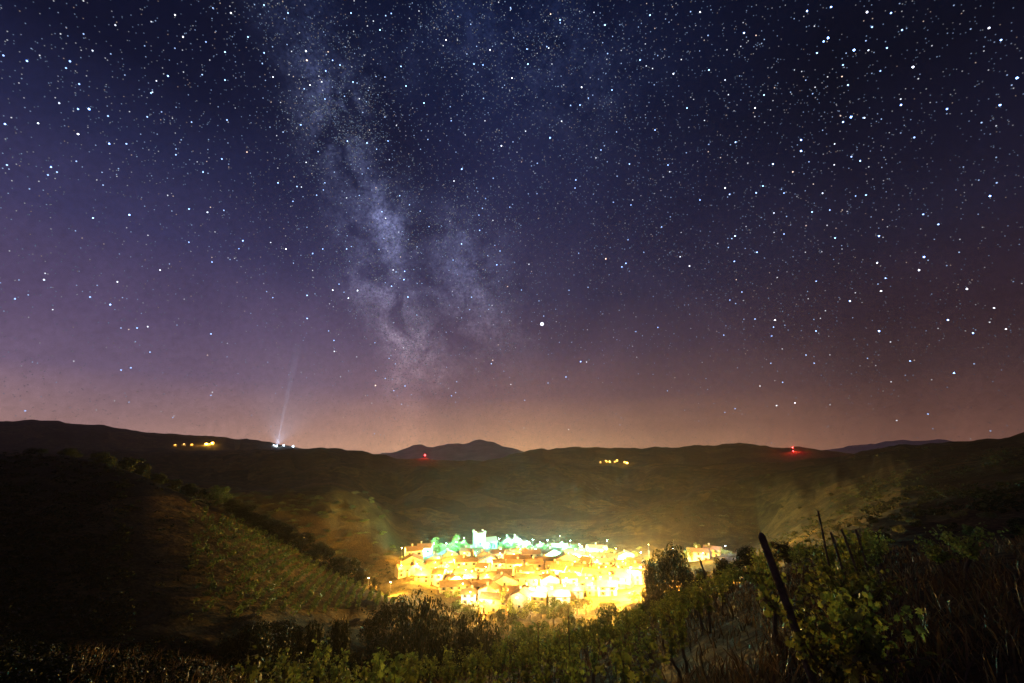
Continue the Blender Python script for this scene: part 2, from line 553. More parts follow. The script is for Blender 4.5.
# ------------------------------------------------------------------ object helpers
class MB:
    """a mesh made of boxes, tubes, loose faces"""

    def __init__(self):
        self.v, self.f, self.mi = [], [], []

    def face(self, pts, mi=0):
        o = len(self.v)
        self.v += [tuple(p) for p in pts]
        self.f.append(tuple(range(o, o + len(pts))))
        self.mi.append(mi)

    def mesh(self, vs, fs, mi=0):
        o = len(self.v)
        self.v += [tuple(p) for p in vs]
        for f in fs:
            self.f.append(tuple(i + o for i in f))
            self.mi.append(mi)

    def box(self, x0, x1, y0, y1, z0, z1):
        vs = [(x0, y0, z0), (x1, y0, z0), (x1, y1, z0), (x0, y1, z0), (x0, y0, z1), (x1, y0, z1), (x1, y1, z1), (x0, y1, z1)]
        self.mesh(vs, [(0, 3, 2, 1), (4, 5, 6, 7), (0, 1, 5, 4), (1, 2, 6, 5), (2, 3, 7, 6), (3, 0, 4, 7)])

    def tube(self, pts, radii, n=7):
        pts = [Vector(p) for p in pts]
        rings = []
        for i, p in enumerate(pts):
            d = (pts[min(i + 1, len(pts) - 1)] - pts[max(i - 1, 0)]).normalized()
            a = d.orthogonal().normalized()
            b = d.cross(a)
            rings.append([p + (a * math.cos(2 * math.pi * k / n) + b * math.sin(2 * math.pi * k / n)) * radii[i] for k in range(n)])
        # keep ring vertices lined up
        for i in range(1, len(rings)):
            best = min(range(n), key=lambda s: sum((rings[i][(k + s) % n] - pts[i] - rings[i - 1][k] + pts[i - 1]).length for k in range(n)))
            rings[i] = [rings[i][(k + best) % n] for k in range(n)]
        vs = [v for r in rings for v in r]
        fs = []
        for i in range(len(rings) - 1):
            for k in range(n):
                fs.append((i * n + k, i * n + (k + 1) % n, (i + 1) * n + (k + 1) % n, (i + 1) * n + k))
        fs.append(tuple(range(n - 1, -1, -1)))
        fs.append(tuple((len(rings) - 1) * n + k for k in range(n)))
        self.mesh(vs, fs)

    def data(self, name, mats, smooth=False):
        me = bpy.data.meshes.new(name)
        me.from_pydata(self.v, [], self.f)
        if not isinstance(mats, (list, tuple)):
            mats = [mats]
        for m_ in mats:
            me.materials.append(m_)
        if len(mats) > 1:
            me.polygons.foreach_set('material_index', self.mi)
        if smooth:
            me.polygons.foreach_set('use_smooth', [True] * len(me.polygons))
        me.update()
        return me

    def build(self, name, mats, parent=None, smooth=False):
        return link(name, self.data(name, mats, smooth), parent)


def link(name, data, parent=None):
    o = bpy.data.objects.new(name, data)
    COL.objects.link(o)
    if parent is not None:
        o.parent = parent
    return o


def tag(o, label=None, cat=None, group=None, kind=None):
    if label:
        o['label'] = label
    if cat:
        o['category'] = cat
    if group:
        o['group'] = group
    if kind:
        o['kind'] = kind
    return o


def empty(name, loc=(0, 0, 0), rz=0.0):
    o = bpy.data.objects.new(name, None)
    o.empty_display_size = 0.3
    o.location = loc
    o.rotation_euler = (0, 0, rz)
    COL.objects.link(o)
    return o


def copy_tree(o, parent=None):
    c = o.copy()
    COL.objects.link(c)
    c.parent = parent
    for ch in list(o.children):
        copy_tree(ch, c)
    return c


def sphere_vf(c, r, seg=8, rings=5):
    c = Vector(c)
    vs = [c + Vector((0, 0, r))]
    for i in range(1, rings):
        th = math.pi * i / rings
        for k in range(seg):
            ph = 2 * math.pi * k / seg
            vs.append(c + Vector((math.sin(th) * math.cos(ph), math.sin(th) * math.sin(ph), math.cos(th))) * r)
    vs.append(c - Vector((0, 0, r)))
    fs = []
    for k in range(seg):
        fs.append((0, 1 + k, 1 + (k + 1) % seg))
    for i in range(rings - 2):
        for k in range(seg):
            a = 1 + i * seg
            fs.append((a + k, a + seg + k, a + seg + (k + 1) % seg, a + (k + 1) % seg))
    a = 1 + (rings - 2) * seg
    for k in range(seg):
        fs.append((a + k, len(vs) - 1, a + (k + 1) % seg))
    return vs, fs


# ------------------------------------------------------------------ land
NA, NR = len(AZ), len(RR)
verts = np.stack([XG, YG, ZG], axis=-1).reshape(-1, 3)
faces = []
for i in range(NA - 1):
    for j in range(NR - 1):
        a = i * NR + j
        faces.append((a, a + NR, a + NR + 1, a + 1))
cidx = len(verts)
verts = np.vstack([verts, [[0, 0, -1.62]]])
for i in range(NA - 1):
    faces.append((cidx, (i + 1) * NR, i * NR))
me = bpy.data.meshes.new('terrain')
me.from_pydata(verts.tolist(), [], faces)
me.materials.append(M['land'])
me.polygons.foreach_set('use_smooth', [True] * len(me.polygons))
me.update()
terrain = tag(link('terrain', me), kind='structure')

# ------------------------------------------------------------------ haze
hm, ht, hout = new_mat('haze')
pv = ht.node('ShaderNodeVolumePrincipled')
HAZE_D = 0.95e-4
pv.inputs['Color'].default_value = (0.93, 0.84, 0.78, 1)
pv.inputs['Density'].default_value = HAZE_D
pv.inputs['Anisotropy'].default_value = 0.7
ht.l.new(pv.outputs[0], hout.inputs['Volume'])
hb = MB()
hb.box(-4360, 4360, -4360, 4360, -130, 330)
haze = hb.build('haze', hm)
tag(haze, kind='stuff')

# ------------------------------------------------------------------ stars
STAR_R = 14000.0
nprs = np.random.RandomState(5)
star_v, star_f, star_c = [], [], []
ico = bmesh.new()
bmesh.ops.create_icosphere(ico, subdivisions=2, radius=1.0)
ico.verts.ensure_lookup_table()
ICO_V = np.array([v.co[:] for v in ico.verts])
ICO_F = np.array([[v.index for v in f.verts] for f in ico.faces])
ico.free()


n_vert = 0


def add_star(d, rad_px, col):
    """a small soft round point of light, rad_px = its angular radius in units of the picture-centre pixel"""
    global n_vert
    d = np.array(d) / np.linalg.norm(d)
    rad = rad_px / F * STAR_R
    star_v.append(ICO_V * rad + d * STAR_R)
    star_f.append(ICO_F + n_vert)
    n_vert += len(ICO_V)
    star_c.append(np.tile(np.append(col, 1.0), (len(ICO_V), 1)))


def star_colour():
    q = nprs.rand()
    if q < 0.66:
        c = np.array([0.42, 0.64, 1.0])
    elif q < 0.94:
        c = np.array([0.80, 0.90, 1.0])
    else:
        c = np.array([1.0, 0.84, 0.70])
    return c


def cloud(px, py, k):
    return max(math.exp(-((px - cx) ** 2 + (py - cy) ** 2) / (2 * (sg * k) ** 2)) * amp for cx, cy, sg, amp in CLOUDS)


n_st = 0
while n_st < 14000:
    v = nprs.normal(size=3)
    v /= np.linalg.norm(v)
    if v[1] < 0.02 or v[2] < 0.012:
        continue
    el = math.degrees(math.asin(v[2]))
    px, py = pix(Vector(v))
    if not (-60 < px < 1084 and -80 < py < 460):
        continue
    dens = (0.40 + 0.60 * min(1, el / 35)) * (1 + 1.6 * cloud(px, py, 1.7)) * (0.8 + 0.5 * max(0, mnoise.noise(Vector(v) * 9.0) + .4))
    if nprs.rand() * 2.2 > dens:
        continue
    u = nprs.rand()
    flux = min(2.8, 0.040 / (0.010 + u) ** 0.85)
    ext = 0.35 + 0.65 * min(1, el / 14)
    if px > 900:
        ext *= 0.7
    rad = 0.40 + 0.12 * min(flux, 3.0)
    add_star(v, rad, star_colour() * (0.05 + flux) * ext * 1.5)
    n_st += 1
n_st = 0
while n_st < 5200:            # the grain of the Milky Way itself
    px, py = nprs.uniform(200, 640), nprs.uniform(-40, 420)
    if nprs.rand() > cloud(px, py, 1.25) * 1.1:
        continue
    v = np.array(ray(px, py).normalized())
    if mnoise.fractal(Vector(v) * 16.0, 0.8, 2.0, 5) + nprs.normal() * .12 < 0.0:
        continue
    add_star(v, 0.46, star_colour() * nprs.uniform(.04, .22))
    n_st += 1
BRIGHT = [(89, 109, 1.5), (78, 109, .9), (78, 134, 1.2), (51, 167, 1.0), (48, 175, .7), (57, 172, .7), (5, 124, 1.0), (27, 61, .9), (7, 165, .8),
          (66, 68, .7), (108, 116, .8), (175, 15, .9), (231, 13, 1.0), (264, 5, .9), (288, 13, .9), (248, 37, .9), (225, 52, 1.0), (183, 37, .9),
          (168, 76, 1.0), (225, 80, .9), (151, 93, .8), (273, 77, .8), (227, 120, .9), (203, 172, .9), (286, 249, 1.3), (189, 209, 1.0),
          (93, 218, 1.0), (212, 262, .8), (160, 270, .8), (137, 328, .8), (150, 352, .7), (121, 370, .7), (90, 297, .8),
          (310, 85, .9), (340, 65, .9), (353, 82, .9), (380, 30, 1.0), (351, 13, .9), (424, 103, 1.1), (406, 86, 1.0), (527, 49, .9),
          (528, 64, 1.1), (474, 64, 1.0), (490, 50, .9), (512, 78, 1.0), (483, 65, .8), (446, 40, 1.0), (325, 99, .9), (388, 141, .8),
          (454, 181, .9), (500, 251, .8), (566, 377, .9), (548, 383, .7), (405, 386, .8), (453, 260, .7), (408, 297, 1.0),
          (744, 33, 1.3), (807, 11, 1.3), (831, 7, 1.2), (867, 12, 1.2), (891, 13, 1.0), (828, 38, 1.6), (854, 50, 1.8), (872, 27, .9),
          (902, 30, .9), (913, 67, 1.4), (817, 53, 1.0), (887, 48, .9), (843, 65, .9), (848, 85, 1.1), (851, 117, 1.7), (843, 122, 1.2),
          (801, 140, 1.4), (801, 151, 1.7), (773, 164, 1.4), (763, 186, 1.0), (812, 212, 1.0), (866, 195, .9), (901, 105, 1.2), (947, 109, 1.0),
          (1001, 40, 1.0), (989, 28, 1.0), (1017, 78, 1.4), (1000, 105, 1.2), (990, 196, 1.2), (755, 108, 1.1), (764, 95, 1.0), (784, 193, .8),
          (735, 236, 1.4), (784, 234, .8), (835, 238, 1.0), (879, 236, 1.3), (924, 257, 1.5), (919, 270, 1.1), (877, 263, .9), (967, 289, 1.1),
          (850, 301, 1.5), (881, 291, 1.1), (879, 331, 1.5), (948, 320, 1.3), (973, 333, 1.1), (1006, 329, .8), (994, 308, .8), (775, 320, 1.3),
          (755, 319, .9), (816, 331, 1.0), (910, 361, .9), (954, 373, 1.1), (795, 403, 1.1), (928, 414, .7), (806, 355, .8), (760, 386, .7),
          (687, 108, 1.0), (640, 60, 1.0), (612, 90, .9), (655, 130, .9), (601, 150, .8), (668, 165, .9), (709, 70, 1.0), (700, 200, .9),
          (631, 205, .8), (580, 105, 1.0), (560, 20, 1.0), (605, 25, 1.1), (650, 15, 1.0), (700, 12, .9), (575, 188, .8)]
for (bx, by, s) in BRIGHT:
    add_star(np.array(ray(bx, by)), 0.42 + 0.15 * s, (np.array([0.42, 0.66, 1.0]) if nprs.rand() < .75 else np.array([.85, .92, 1.0])) * (0.5 + 1.7 * s * s) * 1.2)
sv = np.vstack(star_v)
sf = np.vstack(star_f)
scol = np.vstack(star_c)
me = bpy.data.meshes.new('stars')
me.from_pydata(sv.tolist(), [], sf.tolist())
at = me.color_attributes.new('star_light', 'FLOAT_COLOR', 'POINT')
at.data.foreach_set('color', scol.astype(np.float32).ravel())
m, t, out = new_mat('starlight')
an = t.node('ShaderNodeAttribute', attribute_name='star_light')
e = t.node('ShaderNodeEmission')
t.l.new(an.outputs['Color'], e.inputs['Color'])
e.inputs['Strength'].default_value = 1.0
df = t.node('ShaderNodeBsdfDiffuse')
t.l.new(an.outputs['Color'], df.inputs['Color'])
ads = t.node('ShaderNodeAddShader')
t.l.new(e.outputs[0], ads.inputs[0])
t.l.new(df.outputs[0], ads.inputs[1])
lw = t.node('ShaderNodeLayerWeight')
core = t.math('POWER', t.math('SUBTRACT', 1.0, lw.outputs['Facing']), 2.2)
msh = t.node('ShaderNodeMixShader')
t.l.new(core, msh.inputs[0])
t.l.new(t.node('ShaderNodeBsdfTransparent').outputs[0], msh.inputs[1])
t.l.new(ads.outputs[0], msh.inputs[2])
t.l.new(msh.outputs[0], out.inputs['Surface'])
me.polygons.foreach_set('use_smooth', [True] * len(me.polygons))
m.cycles.emission_sampling = 'NONE'
me.materials.append(m)
tag(link('stars', me), kind='stuff')

pb = MB()
pb.mesh(*sphere_vf((0, 0, 0), 1.65 / F * STAR_R, 16, 10))
planet = pb.build('planet', emit_mat('planet_light', (0.78, 0.86, 1.0), 3.5), None, True)
planet.location = ray(542, 324).normalized() * (STAR_R * 0.99)
tag(planet, 'brightest blue-white point low in the starry sky, right of the Milky Way', 'planet')


# ------------------------------------------------------------------ trees
def leaf_quad(mb, p, nrm, size, rot, mi=0, bend=0.25):
    a = nrm.orthogonal().normalized()
    b = nrm.cross(a)
    ca, sa = math.cos(rot), math.sin(rot)
    u = a * ca + b * sa
    v = nrm.cross(u)
    s = size
    mb.mesh([p - u * s, p - v * s * 0.55 + nrm * bend * s * 0.3, p + u * s - nrm * bend * s, p + v * s * 0.55 + nrm * bend * s * 0.3],
            [(0, 1, 2, 3)], mi)


def crown_data(name, seed, mat, n_leaf, leaf, lobes, squash=0.8, base=0.28):
    """a crown of leaf faces in an uneven cluster of lobes; fits z 0..1, radius about 0.5"""
    rg = random.Random(seed)
    mb = MB()
    ls = []
    for k in range(lobes):
        a = rg.random() * 6.283
        hh = rg.random()
        rad = (0.36 if hh < 0.6 else 0.22) * math.sqrt(rg.random())
        ls.append((Vector((math.cos(a) * rad, math.sin(a) * rad, base + 0.12 + hh * (0.80 - base - 0.08))), rg.uniform(0.10, 0.21)))
    for k in range(n_leaf):
        c, rad = ls[int(rg.random() * lobes)]
        d = Vector((rg.gauss(0, 1), rg.gauss(0, 1), rg.gauss(0, 1))).normalized()
        rr = rad * (0.55 + 0.55 * rg.random() ** 0.6)
        p = c + Vector((d.x * rr, d.y * rr, d.z * rr * squash))
        nrm = (d + Vector((rg.gauss(0, .5), rg.gauss(0, .5), rg.gauss(0.3, .5)))).normalized()
        leaf_quad(mb, p, nrm, leaf * rg.uniform(0.6, 1.3), rg.random() * 6.283)
    return mb.data(name, mat)


def trunk_data(name, seed, top=0.62):
    rg = random.Random(seed)
    mb = MB()
    pts = [Vector((0, 0, -0.06))]
    for k in range(1, 6):
        pts.append(Vector((rg.gauss(0, .012) * k, rg.gauss(0, .012) * k, top * k / 5)))
    mb.tube(pts, [0.035, 0.028, 0.023, 0.018, 0.013, 0.006], 7)
    for k in range(6):
        i = rg.randint(2, 4)
        a = rg.random() * 6.283
        q = pts[i]
        e = q + Vector((math.cos(a) * .26, math.sin(a) * .26, rg.uniform(.10, .26)))
        mb.tube([q, (q + e) / 2 + Vector((0, 0, .02)), e], [0.012, 0.008, 0.003], 5)
    return mb.data(name, M['bark'], True)


KINDS = {}
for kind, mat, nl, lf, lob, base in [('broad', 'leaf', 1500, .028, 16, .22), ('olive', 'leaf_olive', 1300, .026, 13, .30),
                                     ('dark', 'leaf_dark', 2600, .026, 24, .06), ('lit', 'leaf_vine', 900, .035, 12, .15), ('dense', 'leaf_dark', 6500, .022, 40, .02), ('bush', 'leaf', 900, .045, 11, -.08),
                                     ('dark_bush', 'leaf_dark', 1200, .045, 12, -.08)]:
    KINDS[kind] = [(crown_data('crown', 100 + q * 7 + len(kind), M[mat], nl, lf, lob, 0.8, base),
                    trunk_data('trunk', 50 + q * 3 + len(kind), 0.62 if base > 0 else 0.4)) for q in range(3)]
tree_n = 0


def tree(px, ytop, r, width_px, kind, label, group=None, name='tree', cat='tree', sink=0.0):
    global tree_n
    top = at_r(px, ytop, r)
    gz = ground(top.x, top.y) - sink
    h = max(1.2, top.z - gz)
    depth = top.y * CP + top.z * SP
    wd = width_px * depth / F
    cd, td = KINDS[kind][tree_n % 3]
    tree_n += 1
    o = empty(name, (top.x, top.y, gz), rng.random() * 6.283)
    tr_o = link('trunk', td, o)
    cr_o = link('crown', cd, o)
    for q in (tr_o, cr_o):
        q.scale = (wd / 0.95, wd / 0.95, h / 0.98)
    tr_o.scale = (min(wd, h * .8), min(wd, h * .8), h)
    tag(o, label, cat, group)
    return o


# ------------------------------------------------------------------ houses
def house(loc, rz, wd, dp, ht, wall, roof, label, pitch=0.42, floors=2, group='houses of the lit village', name='house', cat='house', chimney=True, flat=False):
    o = empty(name, loc, rz)
    x, y = wd / 2, dp / 2
    mb = MB()
    b = -2.5
    rh = 0.0 if flat else y * pitch
    vs = [(-x, -y, b), (x, -y, b), (x, y, b), (-x, y, b), (-x, -y, ht), (x, -y, ht), (x, y, ht), (-x, y, ht), (-x, 0, ht + rh), (x, 0, ht + rh)]
    if flat:
        fs = [(0, 1, 5, 4), (1, 2, 6, 5), (2, 3, 7, 6), (3, 0, 4, 7)]
    else:
        fs = [(0, 1, 5, 4), (1, 2, 6, 9, 5), (2, 3, 7, 6), (3, 0, 4, 8, 7)]
    mb.mesh(vs, fs)
    mb.build('wall', M['wall_' + wall], o)
    ov, th = 0.45, 0.18
    rb = MB()
    if flat:
        rb.box(-x - .2, x + .2, -y - .2, y + .2, ht + .003, ht + .35)
    else:
        for sgn in (-1, 1):
            e = (y + ov)
            ez = ht + rh - e * pitch
            vs = [(-x - .3, 0, ht + rh + .003), (x + .3, 0, ht + rh + .003), (x + .3, sgn * e, ez + .003), (-x - .3, sgn * e, ez + .003)]
            vs2 = [(a_, b_, c_ + th) for a_, b_, c_ in vs]
            rb.mesh(vs + vs2, [(0, 1, 2, 3), (7, 6, 5, 4), (2, 1, 5, 6), (3, 2, 6, 7), (0, 3, 7, 4)])
    ro = rb.build('roof', M[roof], o)
    if chimney and not flat:
        cb = MB()
        cx = rng.uniform(-x * .6, x * .6)
        cb.box(cx - .35, cx + .35, .5, 1.2, ht + rh * .6, ht + rh + 1.0)
        cb.box(cx - .45, cx + .45, .4, 1.3, ht + rh + 1.003, ht + rh + 1.15)
        cb.build('chimney', M['wall_stone'], ro)
    n = max(2, int(wd / 3.2))
    fh = ht / floors
    di = rng.randint(0, n - 1)
    for fl in range(floors):
        for k in range(n):
            cx = -x + wd * (k + .5) / n
            z0 = fl * fh + fh * .32
            if fl == 0 and k == di:
                db = MB()
                db.box(cx - .5, cx + .5, -y - .05, -y + .06, .02, 2.1)
                db.build('door', M['door'], o)
                continue
            wb = MB()
            wb.box(cx - .48, cx + .48, -y - .03, -y + .05, z0, z0 + 1.25)
            wo_ = wb.build('window', M['glass'], o)
            for s_ in (-1, 1):
                sb = MB()
                sb.box(cx + s_ * .76 - .26, cx + s_ * .76 + .26, -y - .07, -y - .005, z0 - .03, z0 + 1.28)
                sb.build('shutter', M['shutter'], wo_)
    for k in (-1, 1):
        for fl in range(floors):
            if rng.random() < .5:
                wb = MB()
                z0 = fl * fh + fh * .32
                wb.box(k * x - .03 * 1, k * x + .03, -.5, .5, z0, z0 + 1.2)
                wb.build('window', M['glass'], o)
    return tag(o, label, cat, group)


# ------------------------------------------------------------------ lamps
LAMP_COL = {'sodium': (1.0, 0.50, 0.06), 'white': (1.0, 0.66, 0.26), 'cyan': (0.09, 0.62, 0.47), 'blue': (0.45, 0.65, 1.0)}
lamp_mesh = {}


def street_lamp(loc, rz, kind, power, label, hgt=6.0, group='street lamps of the village', name='street_lamp'):
    o = empty(name, loc, rz)
    if hgt not in lamp_mesh:
        mb = MB()
        mb.tube([(0, 0, -1), (0, 0, .8), (0, 0, hgt - .2), (0, -.3, hgt + .15), (0, -1.0, hgt + .25)], [.10, .09, .06, .05, .04], 8)
        hd = MB()
        hd.box(-.16, .16, -1.55, -.95, hgt + .2, hgt + .34)
        bl = MB()
        bl.mesh(*sphere_vf((0, -1.25, hgt + .04), .26, 8, 6))
        lamp_mesh[hgt] = (mb.data('pole', M['metal'], True), hd.data('lamp_head', M['metal']), bl)
    pm, hmz, bl = lamp_mesh[hgt]
    link('pole', pm, o)
    hd = link('lamp_head', hmz, o)
    key = (hgt, kind)
    if key not in lamp_mesh:
        lamp_mesh[key] = bl.data('bulb', M['bulb_' + kind], True)
    link('bulb', lamp_mesh[key], hd)
    ld = bpy.data.lights.new('lamp_light', 'POINT')
    ld.energy = power
    ld.color = LAMP_COL[kind]
    ld.shadow_soft_size = 0.16
    lo = link('lamp_light', ld, o)
    lo.location = (0, -1.25, hgt - .36)
    return tag(o, label, 'street lamp', group)


ORD = ['first', 'second', 'third', 'fourth', 'fifth', 'sixth', 'seventh', 'eighth', 'ninth', 'tenth', 'eleventh', 'twelfth', 'thirteenth',
       'fourteenth', 'fifteenth', 'sixteenth', 'seventeenth', 'eighteenth']
ROOFW = {'roof_orange': 'orange', 'roof_brown': 'brown', 'roof_pale': 'pale'}
POW = 52000.0

# rows of houses climbing the village mound: (row name, picture x range, picture y at both ends, distance at both ends)
ROWS = [
    ('lowest', 482, 572, 611, 603, 194, 199),
    ('second', 462, 612, 605, 594, 203, 210),
    ('third', 440, 636, 599, 586, 213, 222),
    ('fourth', 416, 642, 592, 581, 223, 233),
    ('fifth', 396, 642, 585, 576, 234, 245),
    ('sixth', 402, 640, 578, 571, 246, 257),
    ('seventh', 428, 634, 571, 566, 258, 269),
    ('eighth', 440, 600, 565, 561, 270, 280),
]
walls = ['ochre', 'cream', 'white', 'stone', 'pink', 'cream', 'ochre']
roofs = ['roof_orange', 'roof_brown', 'roof_brown', 'roof_pale', 'roof_orange']
lamp_k = 0
for ri, (rname, x0, x1, y0, y1, r0, r1) in enumerate(ROWS):
    px = x0
    k = 0
    while px < x1 - 4:
        tt = (px - x0) / (x1 - x0)
        r = r0 + (r1 - r0) * tt
        wd = rng.choice([rng.uniform(5.5, 9.0), rng.uniform(8, 14.5)])
        wpx = wd * F / (r * 0.97)
        c = at_r(px + wpx / 2, y0 + (y1 - y0) * tt, r + rng.uniform(-2.5, 2.5))
        gz = ground(c.x, c.y)
        face = math.atan2(-c.x, -c.y)
        wall = walls[(k * 3 + ri * 2) % len(walls)]
        roof = roofs[(k * 2 + ri) % len(roofs)]
        hh = rng.uniform(3.4, 5.6)
        ang = -math.atan2(c.x, c.y) + rng.uniform(-.35, .35)
        side = rng.random() < 0.25
        dp = rng.uniform(5.5, 7.5)
        where = 'row of lit village'
        desc = '%s house with %s roof, %s from left in %s %s' % (wall, ROOFW[roof], ORD[k], rname, where)
        house((c.x, c.y, gz), ang + (R(90) if side else 0), (dp if side else wd - .3), (wd - .3 if side else dp), hh, wall, roof, desc)
        # a lamp on the street in front
        if rng.random() < .72:
            q = at_r(px + wpx * rng.uniform(.2, .9), y0, r - (dp / 2 + 3.2 if not side else wd / 2 + 2.6))
            qx = px + wpx * .5
            kind = 'sodium'
            if 400 < qx < 432 and ri >= 5:
                kind = 'cyan'
            elif ri == 0 and k in (3,):
                kind = 'white'
            elif ri >= 6 and (535 < qx < 590 or rng.random() < .15):
                kind = 'cyan'
            elif (lamp_k % 6) == 1:
                kind = 'white'
            lamp_k += 1
            street_lamp((q.x, q.y, ground(q.x, q.y)), -math.atan2(q.x, q.y) + math.pi, kind, POW * rng.choice([.25, .5, .8, 1.3, 2.2]) * (.25, .38, .5, .5, .5, .45, .4, .35)[ri],
                        '%s street lamp before the %s house from the left in the %s village row' % ({'sodium': 'orange', 'white': 'white', 'cyan': 'green-white'}[kind], ORD[k], rname), 5.5)
        px += wpx + rng.uniform(-1, 5)
        k += 1

# church on the mound and what stands round it
def church():
    c = at_r(479, 546, 292)
    o = empty('church', (c.x, c.y, ground(c.x, c.y)), -math.atan2(c.x, c.y) + .25)
    t_ = MB(); t_.box(-3.2, 3.2, -3.2, 3.2, -3, 11.0); t_.build('tower', M['wall_stone'], o)
    b_ = MB()
    b_.box(-3.6, 3.6, -3.6, 3.6, 11.003, 11.5)
    for sx in (-1, 1):
        for sy in (-1, 1):
            b_.box(sx * 2.9 - .6, sx * 2.9 + .6, sy * 2.9 - .6, sy * 2.9 + .6, 11.503, 12.5)
    b_.build('battlement', M['wall_stone'], o)
    n_ = MB()
    vs = [(3.203, -3, -3), (11, -3, -3), (11, 3, -3), (3.203, 3, -3), (3.203, -3, 6), (11, -3, 6), (11, 3, 6), (3.203, 3, 6), (3.203, 0, 8.2), (11, 0, 8.2)]
    n_.mesh(vs, [(0, 1, 5, 4), (1, 2, 6, 9, 5), (2, 3, 7, 6), (3, 0, 4, 8, 7)])
    n_.build('nave', M['wall_stone'], o)
    r_ = MB()
    for s in (-1, 1):
        vs = [(3.21, 0, 8.21), (11.4, 0, 8.21), (11.4, s * 3.4, 5.75), (3.21, s * 3.4, 5.75)]
        vs2 = [(a, b, c_ + .2) for a, b, c_ in vs]
        r_.mesh(vs + vs2, [(0, 1, 2, 3), (7, 6, 5, 4), (2, 1, 5, 6), (3, 2, 6, 7), (0, 3, 7, 4)])
    r_.build('roof', M['roof_brown'], o)
    for zz in (4.0, 8.4):
        w_ = MB(); w_.box(-.5, .5, -3.26, -3.15, zz, zz + 1.7); w_.build('window', M['glass'], o)
    for xx in (5.2, 7.2, 9.2):
        w_ = MB(); w_.box(xx - .3, xx + .3, -3.06, -2.95, 2.2, 4.2); w_.build('window', M['glass'], o)
    tag(o, 'pale green-lit church with square battlemented tower on top of the village mound', 'church')


church()


def lone_house(px, py, r, wd, dp, hh, wall, roof, label, turn=0.0, **kw):
    c = at_r(px, py, r)
    return house((c.x, c.y, ground(c.x, c.y)), -math.atan2(c.x, c.y) + turn, wd, dp, hh, wall, roof, label, **kw)


lone_house(508, 541, 296, 6.5, 8, 4.6, 'stone', 'roof_brown', 'small dim gabled house right of the church, the left one of two', R(90), pitch=.7)
lone_house(516, 541, 300, 6.5, 8, 4.6, 'stone', 'roof_brown', 'small dim gabled house right of the church, the right one of two', R(90), pitch=.7)
lone_house(526, 541, 300, 5.0, 5, 4.0, 'cream', 'roof_pale', 'small boxy cream house above the village behind a blue-white lamp', 0, flat=True)
lone_house(479, 558, 282, 10, 7, 4.5, 'ochre', 'roof_orange', 'orange-lit house with bright roof just below the church', .1)
lone_house(597, 558, 292, 12.5, 6, 3.6, 'white', 'roof_pale', 'long low white flat-roofed building at the top right of the village', .0, flat=True)
lone_house(368, 579, 190, 6, 5, 3.5, 'cream', 'roof_pale', 'small lit cream house at the left edge of the village by the vineyard', .2)
lone_house(698, 556, 285, 11, 7, 4.5, 'cream', 'roof_orange', 'cream house among yellow-lit trees beyond the big dark tree', .1)
lone_house(713, 553, 290, 9, 6, 4.0, 'ochre', 'roof_orange', 'ochre house among yellow-lit trees beyond the big dark tree', -.2)
lone_house(413, 571, 260, 9, 7, 6.5, 'white', 'roof_pale', 'tall pale house lit blue-green at the upper left of the village, the left one', .15)
lone_house(424, 564, 268, 8, 7, 7.0, 'white', 'roof_pale', 'tall pale house lit blue-green at the upper left of the village, the right one', -.1)
lone_house(560, 560, 288, 9, 6, 4.5, 'white', 'roof_pale', 'pale house lit green-white at the upper edge right of centre in the village', .1)
